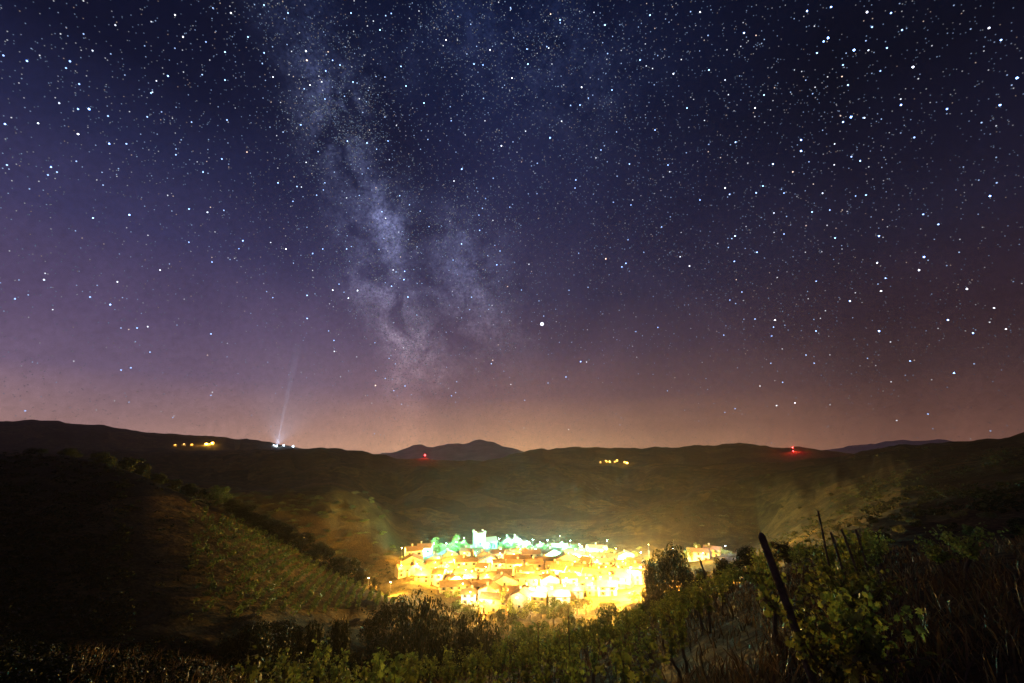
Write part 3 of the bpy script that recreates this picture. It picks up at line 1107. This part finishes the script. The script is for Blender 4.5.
LAMPS = [
    (562, 563, 280, 'cyan', 2.4, 6.0, 'green-white street lamp before the pale house at the upper edge right of centre'),
    (580, 561, 284, 'cyan', 2.0, 6.0, 'green-white street lamp between the pale upper house and the long low building'),
    (464, 546, 283, 'cyan', 1.3, 10.0, 'tall green-white street lamp left of the church tower'),
    (488, 552, 280, 'cyan', 0.9, 6.5, 'green-white street lamp below the church nave'),
    (527, 549, 292, 'blue', 1.0, 5.5, 'blue-white street lamp before the small boxy cream house'),
    (540, 556, 284, 'cyan', 1.8, 6.5, 'green-white street lamp on the slope right of the boxy cream house'),
    (510, 552, 286, 'cyan', 1.0, 5.5, 'green-white street lamp below the two dim gabled houses'),
    (412, 573, 257, 'cyan', .9, 6.0, 'green-white street lamp over the left end of the upper rows'),
    (423, 566, 263, 'cyan', 1.1, 6.0, 'upper green-white street lamp beside the lit trees on the left of the mound'),
    (472, 617, 186, 'white', 1.2, 6.5, 'white street lamp beside the trees below the lowest village row'),
    (565, 607, 193, 'white', 1.3, 7.5, 'white glaring street lamp at the bottom edge of the village'),
    (538, 606, 193, 'white', 0.7, 7.5, 'second white glaring lamp at the bottom edge, left of the brightest one'),
    (633, 592, 205, 'sodium', 26.0, 8.5, 'dazzling orange street lamp left of the big dark tree'),
    (655, 590, 214, 'white', .5, 4.5, 'white street lamp glinting through the leaves of the big dark tree'),
    (642, 572, 262, 'cyan', 2.4, 7.5, 'green-white street lamp at the upper right end of the village'),
    (617, 566, 276, 'sodium', 1.2, 5.5, 'orange street lamp under the yellow-lit round tree'),
    (597, 560, 284, 'white', 1.0, 5.0, 'white street lamp before the long low white building'),
    (704, 562, 270, 'sodium', .7, 4.5, 'orange street lamp before the cream house beyond the dark tree'),
    (690, 559, 280, 'sodium', .6, 4.5, 'orange street lamp among the yellow-lit trees beyond the dark tree'),
    (726, 552, 280, 'blue', .25, 4.5, 'blue street lamp at the right end of the yellow-lit trees'),
    (400, 578, 262, 'sodium', .35, 6.0, 'added orange fill lamp at the left end of the village, lighting the knoll'),  # added fill light for the knoll, not a known street lamp
    (560, 548, 300, 'sodium', 1.0, 8.0, 'added orange fill lamp behind the village below the pale trees, lighting the hillside'),  # added to brighten the hillside behind the village
    (650, 566, 275, 'sodium', 1.4, 8.0, 'added orange fill lamp behind the big dark tree, lighting the right hill'),  # added to brighten the hill on the right
    (368, 586, 182, 'sodium', 1.4, 6.0, 'orange street lamp by the small cream house next to the vineyard'),
    (390, 590, 190, 'sodium', 1.2, 4.5, 'orange street lamp below the left end of the village'),
]
for (px, py, r, kind, pw, hg, lab) in LAMPS:
    c = at_r(px, py, r)
    street_lamp((c.x, c.y, ground(c.x, c.y)), -math.atan2(c.x, c.y) + math.pi, kind, POW * pw, lab, hg)
c = at_r(673, 551, 262)
street_lamp((c.x, c.y, ground(c.x, c.y)), -math.atan2(c.x, c.y) + math.pi, 'cyan', POW * .5, 'green-white street lamp seen at the top of the big dark tree', c.z - ground(c.x, c.y) + 1)

# ------------------------------------------------------------------ trees round the village and on the slopes
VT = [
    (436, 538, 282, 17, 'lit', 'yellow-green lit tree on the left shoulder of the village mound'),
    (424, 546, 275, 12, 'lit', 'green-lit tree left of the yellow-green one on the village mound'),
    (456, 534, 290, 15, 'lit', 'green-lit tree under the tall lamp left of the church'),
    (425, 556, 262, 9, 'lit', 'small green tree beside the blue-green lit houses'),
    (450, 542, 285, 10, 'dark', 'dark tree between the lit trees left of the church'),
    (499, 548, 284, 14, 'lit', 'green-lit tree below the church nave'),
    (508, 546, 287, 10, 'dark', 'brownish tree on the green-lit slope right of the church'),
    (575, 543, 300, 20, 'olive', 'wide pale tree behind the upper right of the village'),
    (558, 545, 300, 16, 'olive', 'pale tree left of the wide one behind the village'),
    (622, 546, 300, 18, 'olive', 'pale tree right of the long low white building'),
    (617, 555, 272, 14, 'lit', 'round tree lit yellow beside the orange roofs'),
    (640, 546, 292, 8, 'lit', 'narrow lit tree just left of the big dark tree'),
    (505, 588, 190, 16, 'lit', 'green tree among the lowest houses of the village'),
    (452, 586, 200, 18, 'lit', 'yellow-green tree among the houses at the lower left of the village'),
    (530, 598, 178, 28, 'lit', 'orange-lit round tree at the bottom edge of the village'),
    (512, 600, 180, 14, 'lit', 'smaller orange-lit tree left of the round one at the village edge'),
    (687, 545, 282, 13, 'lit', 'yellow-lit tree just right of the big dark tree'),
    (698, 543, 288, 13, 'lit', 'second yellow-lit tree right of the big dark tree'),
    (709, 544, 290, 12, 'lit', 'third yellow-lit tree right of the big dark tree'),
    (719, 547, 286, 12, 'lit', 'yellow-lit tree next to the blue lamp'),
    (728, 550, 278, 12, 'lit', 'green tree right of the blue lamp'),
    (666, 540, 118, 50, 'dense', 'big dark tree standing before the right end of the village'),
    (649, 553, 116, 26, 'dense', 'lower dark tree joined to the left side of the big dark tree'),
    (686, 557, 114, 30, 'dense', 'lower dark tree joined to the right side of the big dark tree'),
]
for (px, yt, r, wpx, kind, lab) in VT:
    tree(px, yt, r, wpx, kind, lab, 'trees in and around the village' if kind != 'dense' else 'big dark trees before the village')

CY = [(433, 559, 272), (446, 557, 276), (456, 553, 282), (499, 553, 284), (520, 554, 284), (533, 557, 284), (548, 560, 284), (571, 561, 283), (608, 562, 284)]
for k, (px, py, r) in enumerate(CY):
    c = at_r(px, py, r)
    street_lamp((c.x, c.y, ground(c.x, c.y)), -math.atan2(c.x, c.y) + math.pi, 'cyan', POW * rng.uniform(.5, 1.3),
                'green-white lamp along the upper rim of the village, %s from the left' % ORD[k], 8.0)
    for q in range(5):
        tx = px + rng.uniform(-11, 11)
        tree(tx, float(np.interp(tx, [430, 470, 540, 610], [545, 540, 543, 548])), r + rng.uniform(3, 9), rng.uniform(8, 14), 'lit',
             'tree lit green along the upper rim of the village', 'green-lit trees on the upper rim')
for i in range(24):
    px = rng.uniform(455, 640)
    yt = float(np.interp(px, [455, 520, 600, 640], [604, 604, 598, 590])) + rng.uniform(-6, 8)
    tree(px, yt, rng.uniform(170, 190) if px < 600 else rng.uniform(176, 196), rng.uniform(14, 26), rng.choice(['broad', 'broad', 'olive', 'bush']),
         'leafy tree lit from behind along the bottom edge of the village', 'trees along the bottom edge of the village')
for i in range(40):
    px = rng.uniform(402, 640)
    f_ = rng.random()
    r_ = 205 + f_ * 80
    yt = float(np.interp(r_, [205, 240, 285], [594, 569, 548])) - rng.uniform(0, 4)
    tree(px, yt, r_, rng.uniform(7, 14), rng.choice(['lit', 'lit', 'olive']), 'small lit garden tree between the houses of the village', 'garden trees between the houses')

# dark wood in the gully below the village
wood = 'dark tree of the wood in the gully between vineyard and village'
G_ = [(352, 627), (362, 620), (375, 608), (388, 600), (402, 590), (412, 586), (425, 589), (436, 588), (447, 600), (460, 606), (478, 604), (490, 606),
      (500, 615), (515, 620), (528, 618), (545, 616), (560, 616), (575, 612), (590, 608), (605, 602), (618, 600), (632, 598), (645, 594), (660, 590)]
for i, (px, yt) in enumerate(G_):
    rr_ = rng.uniform(78, 118) if px < 500 else rng.uniform(100, 150)
    tree(px, yt + rng.uniform(-1, 2), rr_, rng.uniform(26, 38), 'dark' if px < 495 else 'broad', wood, 'dark wood below the village')
for i in range(30):
    px = rng.uniform(225, 350)
    tree(px, float(np.interp(px, [225, 300, 350], [622, 612, 610])) + rng.uniform(0, 24), rng.uniform(55, 84), rng.uniform(24, 40), 'dark', wood, 'dark wood below the village')
for i in range(26):
    px = rng.uniform(345, 660)
    base_y = np.interp(px, [345, 410, 440, 500, 600, 660], [640, 600, 602, 628, 618, 602])
    tree(px, base_y + rng.uniform(6, 20), rng.uniform(58, 95), rng.uniform(30, 46), 'dark' if px < 520 else 'broad', wood, 'dark wood below the village')

# bushes and trees along the left ridge
RIDGE = [(38, 449, 18, 'dark_bush'), (70, 449, 20, 'dark_bush'), (104, 453, 22, 'dark_bush'), (132, 458, 24, 'bush'), (146, 464, 14, 'dark_bush'), (160, 474, 18, 'dark_bush'),
         (176, 480, 16, 'bush'), (190, 487, 16, 'dark_bush'), (206, 492, 14, 'bush'), (222, 486, 14, 'broad'), (234, 503, 16, 'dark_bush'),
         (247, 509, 18, 'dark_bush'), (261, 515, 18, 'dark_bush'), (275, 524, 20, 'dark_bush'), (290, 528, 24, 'dark_bush'), (304, 533, 20, 'bush'),
         (319, 546, 20, 'dark_bush'), (330, 548, 16, 'bush'), (341, 556, 16, 'dark_bush'), (351, 555, 16, 'bush'), (360, 572, 12, 'dark_bush'), (374, 580, 10, 'dark_bush')]
for i, (px, yt, wpx, kind) in enumerate(RIDGE):
    yt -= 5 if 165 < px < 365 and i % 3 else 2
    wpx *= 1.25 if 200 < px < 365 else 1
    tree(px, yt, float(np.interp(px, [0, 60, 100, 130, 150, 170, 200, 250], [215, 210, 195, 180, 170, 160, 152, 147])) + rng.uniform(-2, 3), wpx * 1.25, {'dark_bush': 'dense', 'bush': 'dark_bush'}.get(kind, kind), ('%s bush along the left ridge, %s from its left end' % ('dark' if 'dark' in kind else 'paler', ORD[i])) if i < 18 else
         ['dark round bush at the foot of the left ridge', 'paler bush at the foot of the left ridge', 'small dark bush where ridge and village meet', 'lowest small bush at the tip of the left vineyard'][i - 18],
         'bushes along the left ridge', 'bush' if kind != 'broad' else 'tree', 'bush' if kind != 'broad' else 'tree', 0.6)

# trees on the terraced knoll and scattered scrub on the hills
for i in range(150):
    px = rng.uniform(190, 395)
    yt = rng.uniform(484, 556) if px > 320 else rng.uniform(486, 528)
    h_ = hit(px, yt + 5, 200, 420)
    if h_ is None or math.hypot(h_.x, h_.y) < 215:
        continue
    rr_ = math.hypot(h_.x, h_.y)
    tree(px, yt, rr_, rng.uniform(7, 15), rng.choice(['olive', 'lit', 'bush', 'broad']), 'tree or tall shrub growing on the terraced knoll left of the village', 'trees on the terraced knoll', 'tree', 'tree', 0.3)
for (px, yt, r, wpx, kind, lab) in [
    (822, 530, 92, 16, 'olive', 'pale slender tree behind the thin stakes, the left one'),
    (836, 522, 92, 18, 'olive', 'pale slender tree behind the thin stakes, the middle one'),
    (858, 520, 94, 18, 'olive', 'pale slender tree behind the thin stakes, the right one'),
    (744, 545, 66, 34, 'dark', 'dark round tree just left of the leaning post'),
    (722, 556, 70, 28, 'dark', 'dark tree left of the round one by the leaning post'),
    (782, 541, 62, 34, 'dark', 'dark tree just right of the leaning post top'),
    (806, 545, 60, 30, 'dark', 'dark tree between the leaning post and the thin stakes'),
    (700, 566, 72, 26, 'dark', 'dark bushy tree below the yellow-lit trees'),
    (880, 538, 58, 28, 'dark', 'dark tree right of the thin stakes'),
]:
    tree(px, yt, r, wpx, 'dense' if kind == 'dark' else kind, lab, 'dark trees at the top of the near vineyard' if kind == 'dark' else 'pale trees behind the stakes')
n_b = 0
while n_b < 70:
    px, py = rng.uniform(700, 1040), rng.uniform(444, 545)
    h_ = hit(px, py, 40, 480)
    if h_ is None:
        n_b += 1
        continue
    rr_ = math.hypot(h_.x, h_.y)
    sz = rng.uniform(2.0, 4.5) if rr_ > 150 else rng.uniform(1.2, 2.6)
    wpx = sz * F / rr_ * 1.3
    tree(px, py - sz * F / rr_ * .8, rr_, wpx, rng.choice(['bush', 'dark_bush', 'dark_bush', 'olive']), 'shrub scattered on the dark hillside on the right', 'shrubs on the right hillside', 'shrub', 'shrub', .2)
    n_b += 1


# scrub: uncountable clumps over the farther hills, one object
def scrub():
    mb = MB()
    rg = random.Random(77)
    for k in range(9000):
        px = rg.uniform(-40, 1064)
        py = rg.uniform(447, 545)
        h_ = hit(px, py, 62 if px > 760 else 220, 1700)
        if h_ is None:
            continue
        r = math.hypot(h_.x, h_.y)
        if 165 < r < 312 and 380 < px < 740:
            continue
        if mnoise.fractal(Vector((h_.x * .012, h_.y * .012, 7)), 1, 2, 4) + rg.gauss(0, .16) < 0.06:
            continue
        s = rg.uniform(.5, 1.5) * (1 + r / 1100)
        for q in range(14):
            d = Vector((rg.gauss(0, 1), rg.gauss(0, 1), abs(rg.gauss(0, .8)))).normalized()
            pos = h_ + Vector((d.x * s * .9, d.y * s * .9, d.z * s * .6))
            leaf_quad(mb, pos, (d + Vector((rg.gauss(0, .4), rg.gauss(0, .4), .5))).normalized(), s * rg.uniform(.15, .4), rg.random() * 6.28)
    for k in range(5200):
        px, py = rg.uniform(-60, 420), rg.uniform(452, 690)
        h_ = hit(px, py, 4, 260)
        if h_ is None:
            continue
        r = math.hypot(h_.x, h_.y)
        if r < 7 or (74 < r < 240 and px > 130 and rg.random() < .93):
            continue
        s = rg.uniform(.4, 1.0) * (.45 + r / 160)
        near = r < 45
        for q in range(34 if near else 14):
            d = Vector((rg.gauss(0, 1), rg.gauss(0, 1), abs(rg.gauss(0, .8)))).normalized() * rg.uniform(.5, 1.0)
            pos = h_ + Vector((d.x * s * .9, d.y * s * .9, d.z * s * .6))
            leaf_quad(mb, pos, (d + Vector((rg.gauss(0, .5), rg.gauss(0, .5), .4))).normalized(), s * (rg.uniform(.06, .16) if near else rg.uniform(.15, .4)), rg.random() * 6.28)
    o = mb.build('scrub', M['leaf_dark'])
    tag(o, kind='stuff')


scrub()


# ------------------------------------------------------------------ grapevines
def vine_leaf(mb, p, nrm, size, rot):
    a = nrm.orthogonal().normalized()
    b = nrm.cross(a)
    u = a * math.cos(rot) + b * math.sin(rot)
    v = nrm.cross(u)
    out_ = [(0, -.35), (.42, -.5), (.5, -.1), (.95, .05), (.55, .32), (.62, .72), (.2, .62), (0, 1.0)]
    pr = [p + (v * y + u * x) * size + nrm * (-.28 * abs(x) * size - .15 * y * y * size) for x, y in out_]
    pl = [p + (v * y - u * x) * size + nrm * (-.28 * abs(x) * size - .15 * y * y * size) for x, y in out_[1:-1]]
    vs = pr + pl
    n = len(pr)
    right_ = list(range(0, n))
    left_ = [0] + [n - 1] + [n + k for k in range(len(pl) - 1, -1, -1)]
    mb.mesh(vs, [tuple(right_), tuple(left_)])


def vine_data(seed, n_shoot, per, hgt, spread, size):
    rg = random.Random(seed)
    tk, lv = MB(), MB()
    pts = [Vector((0, 0, -.25)), Vector((rg.gauss(0, .04), rg.gauss(0, .04), .2)), Vector((rg.gauss(0, .06), rg.gauss(0, .06), .5))]
    tk.tube(pts, [.045, .035, .03], 7)
    for s in range(n_shoot):
        a = rg.random() * 6.283
        lean = rg.uniform(.15, 1.0) * spread
        L = hgt * rg.uniform(.6, 1.0) - .4
        sh = [pts[2]]
        for q in range(1, 6):
            f = q / 5
            sh.append(pts[2] + Vector((math.cos(a) * lean * f, math.sin(a) * lean * f, L * (f - .35 * lean * f * f))) + Vector((rg.gauss(0, .03), rg.gauss(0, .03), 0)))
        tk.tube(sh, [.012, .010, .008, .006, .005, .003], 5)
        for q in range(per):
            f = rg.uniform(.05, 1.0) * 5
            i = min(4, int(f))
            pnt = sh[i].lerp(sh[i + 1], f - i)
            d = Vector((rg.gauss(0, 1), rg.gauss(0, 1), rg.gauss(0, .5))).normalized()
            pnt = pnt + d * rg.uniform(.05, .14)
            nrm = (d * .8 + Vector((rg.gauss(0, .4), rg.gauss(0, .4), rg.gauss(.55, .4)))).normalized()
            vine_leaf(lv, pnt, nrm, size * rg.uniform(.55, 1.15), rg.random() * 6.283)
    return tk.data('vine_trunk', M['bark'], True), lv.data('vine_leaves', M['leaf_vine'])


VINES = [vine_data(300 + k, 6, 22, 1.45, .42, .060) for k in range(6)]
VINE_BIG = [vine_data(400 + k, 12, 46, 1.12, .75, .045) for k in range(2)]


def grapevine(x, y, mesh, label, group, sc=1.0):
    o = empty('grapevine', (x, y, ground(x, y)), rng.random() * 6.283)
    o.scale = (sc, sc, sc * rng.uniform(.85, 1.15))
    link('trunk', mesh[0], o)
    link('leaves', mesh[1], o)
    tag(o, label, 'grapevine', group)
    return o


def in_field(px, py):
    top = np.interp(px, [230, 300, 420, 520, 600, 650, 700, 740, 800, 860, 900], [700, 694, 684, 668, 645, 624, 606, 586, 570, 560, 560])
    return 225 < px < 900 and py > top and py < 900


n_v = 0
GV = 'rows of the near vineyard'
row_dir = Vector((math.sin(R(28)), math.cos(R(28)), 0))
across = Vector((row_dir.y, -row_dir.x, 0))
cand = []
for i in range(-30, 40):
    for j in range(2, 50):
        p = across * (i * 1.75) + row_dir * (j * 1.15) + Vector((rng.gauss(0, .14), rng.gauss(0, .14), 0))
        r = math.hypot(p.x, p.y)
        if r < 6.3 or r > 44 or p.y < 3:
            continue
        p.z = ground(p.x, p.y)
        px, py = pix(p)
        if not in_field(px, py):
            continue
        if rng.random() < .26:
            continue
        if px > 740 and r < 16 and not (800 < px < 900 and r > 6.3):
            if rng.random() < .6:
                continue
        cand.append((r, p, px))
cand.sort(key=lambda q: q[0])
print('vine candidates', len(cand))
for r, p, px in cand[:285]:
    lab = 'leafy grapevine in the rows on the slope below the leaning post' if px < 790 else 'leafy grapevine on the bank right of the leaning post'
    grapevine(p.x, p.y, VINES[n_v % 6], lab, GV, rng.uniform(.85, 1.15))
    n_v += 1
SPEC = [(835, 4.9, 0, 1.0, 'big leafy grapevine at the foot of the leaning post'), (862, 5.2, 0, .95, 'leafy grapevine right of the one at the leaning post'),
        (846, 8.3, 1, 1.05, 'tall leafy grapevine climbing the two nearest thin stakes'), (872, 9.0, 1, .95, 'leafy grapevine right of the thin stakes'),
        (985, 15, 1, 1.1, 'grapevine catching light on the dark bank at the far right'), (958, 16, 0, 1.0, 'small grapevine catching light left of the far right one')]
for k, (px, r, v, sc, lab) in enumerate(SPEC):
    h_ = at_r(px, 640, r)
    grapevine(h_.x, h_.y, VINE_BIG[v], lab, 'lit grapevines by posts and bank', sc)


# far vines on the left slope and on the rest of the near slope: too many to count
def far_vines():
    mb = MB()
    rg = random.Random(31)

    def clump(p, s, n):
        for q in range(n):
            d = Vector((rg.gauss(0, 1), rg.gauss(0, 1), rg.gauss(.2, .8))).normalized()
            pos = p + Vector((0, 0, s * .7)) + Vector((d.x * s * .45, d.y * s * .45, d.z * s * .7))
            leaf_quad(mb, pos, (d + Vector((rg.gauss(0, .4), rg.gauss(0, .4), .3))).normalized(), s * .26, rg.random() * 6.28)
    dirv = Vector((math.sin(R(-14)), math.cos(R(-14)), 0))
    acr = Vector((dirv.y, -dirv.x, 0))
    for i in range(-100, 10):
        for j in range(50, 150):
            p = acr * (i * 1.9) + dirv * (j * 1.25) + Vector((rg.gauss(0, .12), rg.gauss(0, .12), 0))
            r = math.hypot(p.x, p.y)
            p.z = ground(p.x, p.y)
            px, py = pix(p)
            lo = np.interp(px, [100, 200, 260, 330, 395], [632, 624, 618, 614, 607])
            hi = np.interp(px, [100, 170, 200, 250, 300, 340, 395], [490, 489, 506, 527, 553, 578, 603])
            if 190 < px < 397 and rg.random() < (px - 165) / 90 and hi < py < lo and r > 72 and rg.random() < .9:
                clump(p, rg.uniform(.7, 1.3), 18)
    for r, p, px in cand[285:]:
        clump(p, 1.2, 14)
    tag(mb.build('far_vines', M['leaf_far_vine']), kind='stuff')


far_vines()


# dry grass between the vines
def dry_grass():
    mb = MB()
    rg = random.Random(91)
    n = 0
    while n < 26000:
        a = R(rg.uniform(-42, 58))
        r = 3.2 * (46 / 3.2) ** rg.random()
        x, y = math.sin(a) * r, math.cos(a) * r
        if mnoise.noise(Vector((x * .35, y * .35, 0))) < -.12 and rg.random() < .8:
            n += 1
            continue
        z = ground(x, y)
        h_ = rg.uniform(.12, .45) * (1.0 if r > 6 else .8)
        b = rg.random() * 6.283
        wv = Vector((math.cos(b), math.sin(b), 0)) * (.006 + .0009 * r)
        ln = Vector((rg.gauss(0, .3), rg.gauss(0, .3), 1)) * h_
        p0 = Vector((x, y, z - .02))
        mid_ = p0 + ln * .55
        tip = p0 + ln + Vector((ln.x, ln.y, 0)) * .5
        mb.mesh([p0 - wv, p0 + wv, mid_ + wv * .7, mid_ - wv * .7, tip], [(0, 1, 2, 3), (3, 2, 4)])
        n += 1
    tag(mb.build('dry_grass', M['grass']), kind='stuff')


dry_grass()


# ------------------------------------------------------------------ posts and stakes
def post(px_t, py_t, px_b, py_b, r, rad, label, name='post', cat='post', group=None, ang_n=8):
    bt = at_r(px_b, py_b, r)
    gz = ground(bt.x, bt.y)
    d = ray(px_t, py_t)
    top = d * (bt.y / d.y)
    o = empty(name, (bt.x, bt.y, gz))
    L = top - Vector((bt.x, bt.y, bt.z))
    base_off = Vector((0, 0, bt.z - gz))
    lo = base_off - L.normalized() * (0.4 + max(0, bt.z - gz) * 1.3)
    hi = base_off + L
    mb = MB()
    pts = [lo.lerp(hi, q / 7) + Vector((math.sin(q * 2.1 + rad * 90), math.cos(q * 1.7), 0)) * rad * .12 for q in range(8)]
    mb.tube(pts, [rad * k for k in (1.05, 1.03, 1.0, 1.02, .98, .96, .97, .93)], ang_n)
    mb.build('shaft', M['post_wood'], o)
    cp = MB()
    dr = (pts[-1] - pts[-2]).normalized()
    cp.tube([pts[-1], pts[-1] + dr * rad * .8], [rad * .93, rad * .45], ang_n)
    cp.build('cut_top', M['post_wood'], o)
    tag(o, label, cat, group)


post(762, 536, 806, 660, 5.0, .037, 'thick dark wooden vineyard post leaning left over the slope')
for (a, b, c_, d_, r, rad, lab) in [
    (831, 533, 860, 625, 8.6, .018, 'thin leaning wooden stake, nearest to the post'),
    (842, 530, 872, 612, 9.0, .018, 'thin leaning wooden stake, second from the post, catching light on its edge'),
    (856, 530, 876, 600, 9.8, .019, 'thin leaning wooden stake at the right of the three'),
    (818, 511, 830, 570, 14.0, .026, 'far thin wooden stake rising above the pale trees'),
    (568, 606, 571, 690, 12.5, .014, 'upright thin stake before the bright bottom edge of the village'),
    (538, 622, 539, 680, 16, .014, 'upright thin stake left of the other before the village'),
    (700, 560, 716, 605, 24, .045, 'short leaning stake below the yellow-lit trees'),
]:
    post(a, b, c_, d_, r, rad, lab, 'stake', 'stake', 'vineyard stakes')

# ------------------------------------------------------------------ masts with red lamps, far lights, searchlight
def mast(px, py, r, hgt, lamps, power, label):
    c = at_r(px, py, r)
    gz = ground(c.x, c.y)
    hgt = max(hgt, c.z - gz)
    o = empty('radio_mast', (c.x, c.y, gz))
    mb = MB()
    for k in range(3):
        a = k * 2.094
        mb.tube([(math.cos(a) * 1.0, math.sin(a) * 1.0, -2), (math.cos(a) * .35, math.sin(a) * .35, hgt)], [.10, .07], 6)
    zz = 0.0
    while zz < hgt - 1.5:
        for k in range(3):
            a, b = k * 2.094, (k + 1) * 2.094
            q = 1.0 - .65 * zz / hgt
            mb.tube([(math.cos(a) * q, math.sin(a) * q, zz), (math.cos(b) * q * .95, math.sin(b) * q * .95, zz + 1.5)], [.04, .04], 4)
        zz += 1.5
    mb.build('lattice', M['metal'], o)
    for zl in lamps:
        b_ = MB()
        b_.mesh(*sphere_vf((0, -.6, hgt - zl), 1.15, 10, 8))
        b_.build('beacon', M['bulb_red'], o, True)
    ld = bpy.data.lights.new('beacon_light', 'POINT')
    ld.energy = power
    ld.color = (1.0, 0.02, 0.02)
    ld.shadow_soft_size = .9
    lo = link('beacon_light', ld, o)
    lo.location = (0, -2.2, hgt - lamps[0])
    tag(o, label, 'radio mast', 'masts with red beacons')


mast(425, 456.5, 835, 6, (0,), 60000, 'radio mast with one red beacon before the far mountain')
mast(793, 450.5, 1420, 12, (0, 9), 120000, 'radio mast with two red beacons on the far right hill')


def far_site(px, py, n, kind, power, spread, label, lampgroup, housename):
    for k in range(n):
        qx = px + (k - (n - 1) / 2) * spread + rng.uniform(-.5, .5) * spread
        c = hit(qx, py + rng.uniform(-1.1, 1.0), 900, 2400)
        if c is None:
            continue
        az = -math.atan2(c.x, c.y)
        back = Vector((c.x, c.y, 0)).normalized() * 5.5
        street_lamp((c.x, c.y, c.z), az + math.pi, kind, power * rng.choice([.12, .3, .8, 2.4]), label % ORD[k], 5.0, lampgroup)
        house((c.x + back.x, c.y + back.y, ground(c.x + back.x, c.y + back.y)), az + rng.uniform(-.3, .3), rng.uniform(5, 8), 5, 3.6, 'cream', 'roof_brown',
              housename % ORD[k], group=lampgroup.replace('lamps', 'houses'), name='farmhouse', floors=1)


far_site(209, 445.2, 3, 'sodium', 22000, 5, 'orange street lamp of the hamlet below the left hill, %s from the left', 'lamps of the left hamlet',
         'lit farmhouse of the hamlet below the left hill, %s from the left')
far_site(184, 446, 3, 'sodium', 4000, 8, 'faint orange street lamp farther left below the left hill, %s from the left', 'lamps at the far left',
         'dim farmhouse farther left below the left hill, %s from the left')
far_site(287, 446.5, 5, 'blue', 22000, 8, 'blue-white street lamp under the sky beam, %s from the left', 'lamps under the sky beam',
         'farmhouse lit white under the sky beam, %s from the left')
far_site(614, 463.5, 7, 'sodium', 22000, 4.5, 'orange street lamp of the village in the far gap, %s from the left', 'lamps of the far gap village',
         'lit house of the village in the far gap, %s from the left')


def searchlight(px, py):
    c = hit(px, py, 900, 2400)
    gz = ground(c.x, c.y)
    z = 2.4
    o = empty('searchlight', (c.x, c.y, gz))
    b_ = MB(); b_.box(-1, 1, -1, 1, -2, z - 1.2); b_.build('base', M['metal'], o)
    h_ = MB(); h_.tube([(0, 0, z - 1.197), (0, 0, z - .2), (0, 0, z + .1)], [.6, .9, 1.0], 14); h_.build('housing', M['metal'], o)
    l_ = MB(); l_.mesh(*sphere_vf((0, -.2, z + .5), 1.0, 10, 7)); l_.build('lens', M['bulb_blue'], o, True)
    for ang, pw, tx in ((6.5, 0.8e9, 4.0), (130, 0.16e8, 10)):
        ld = bpy.data.lights.new('beam_light', 'SPOT')
        ld.energy = pw
        ld.color = (0.42, 0.62, 1.0)
        ld.spot_size = R(ang)
        ld.spot_blend = 1.0
        ld.shadow_soft_size = .3
        lo = link('beam_light', ld, o)
        lo.location = (0, 0, z + 1.7)
        lo.rotation_euler = (0, R(180 - 0) + R(tx), 0) if False else (R(180), R(tx), 0)
    tag(o, 'searchlight in the left gap sending a blue-white beam up into the sky', 'searchlight')


searchlight(277, 446.5)
print('objects', len(bpy.data.objects))
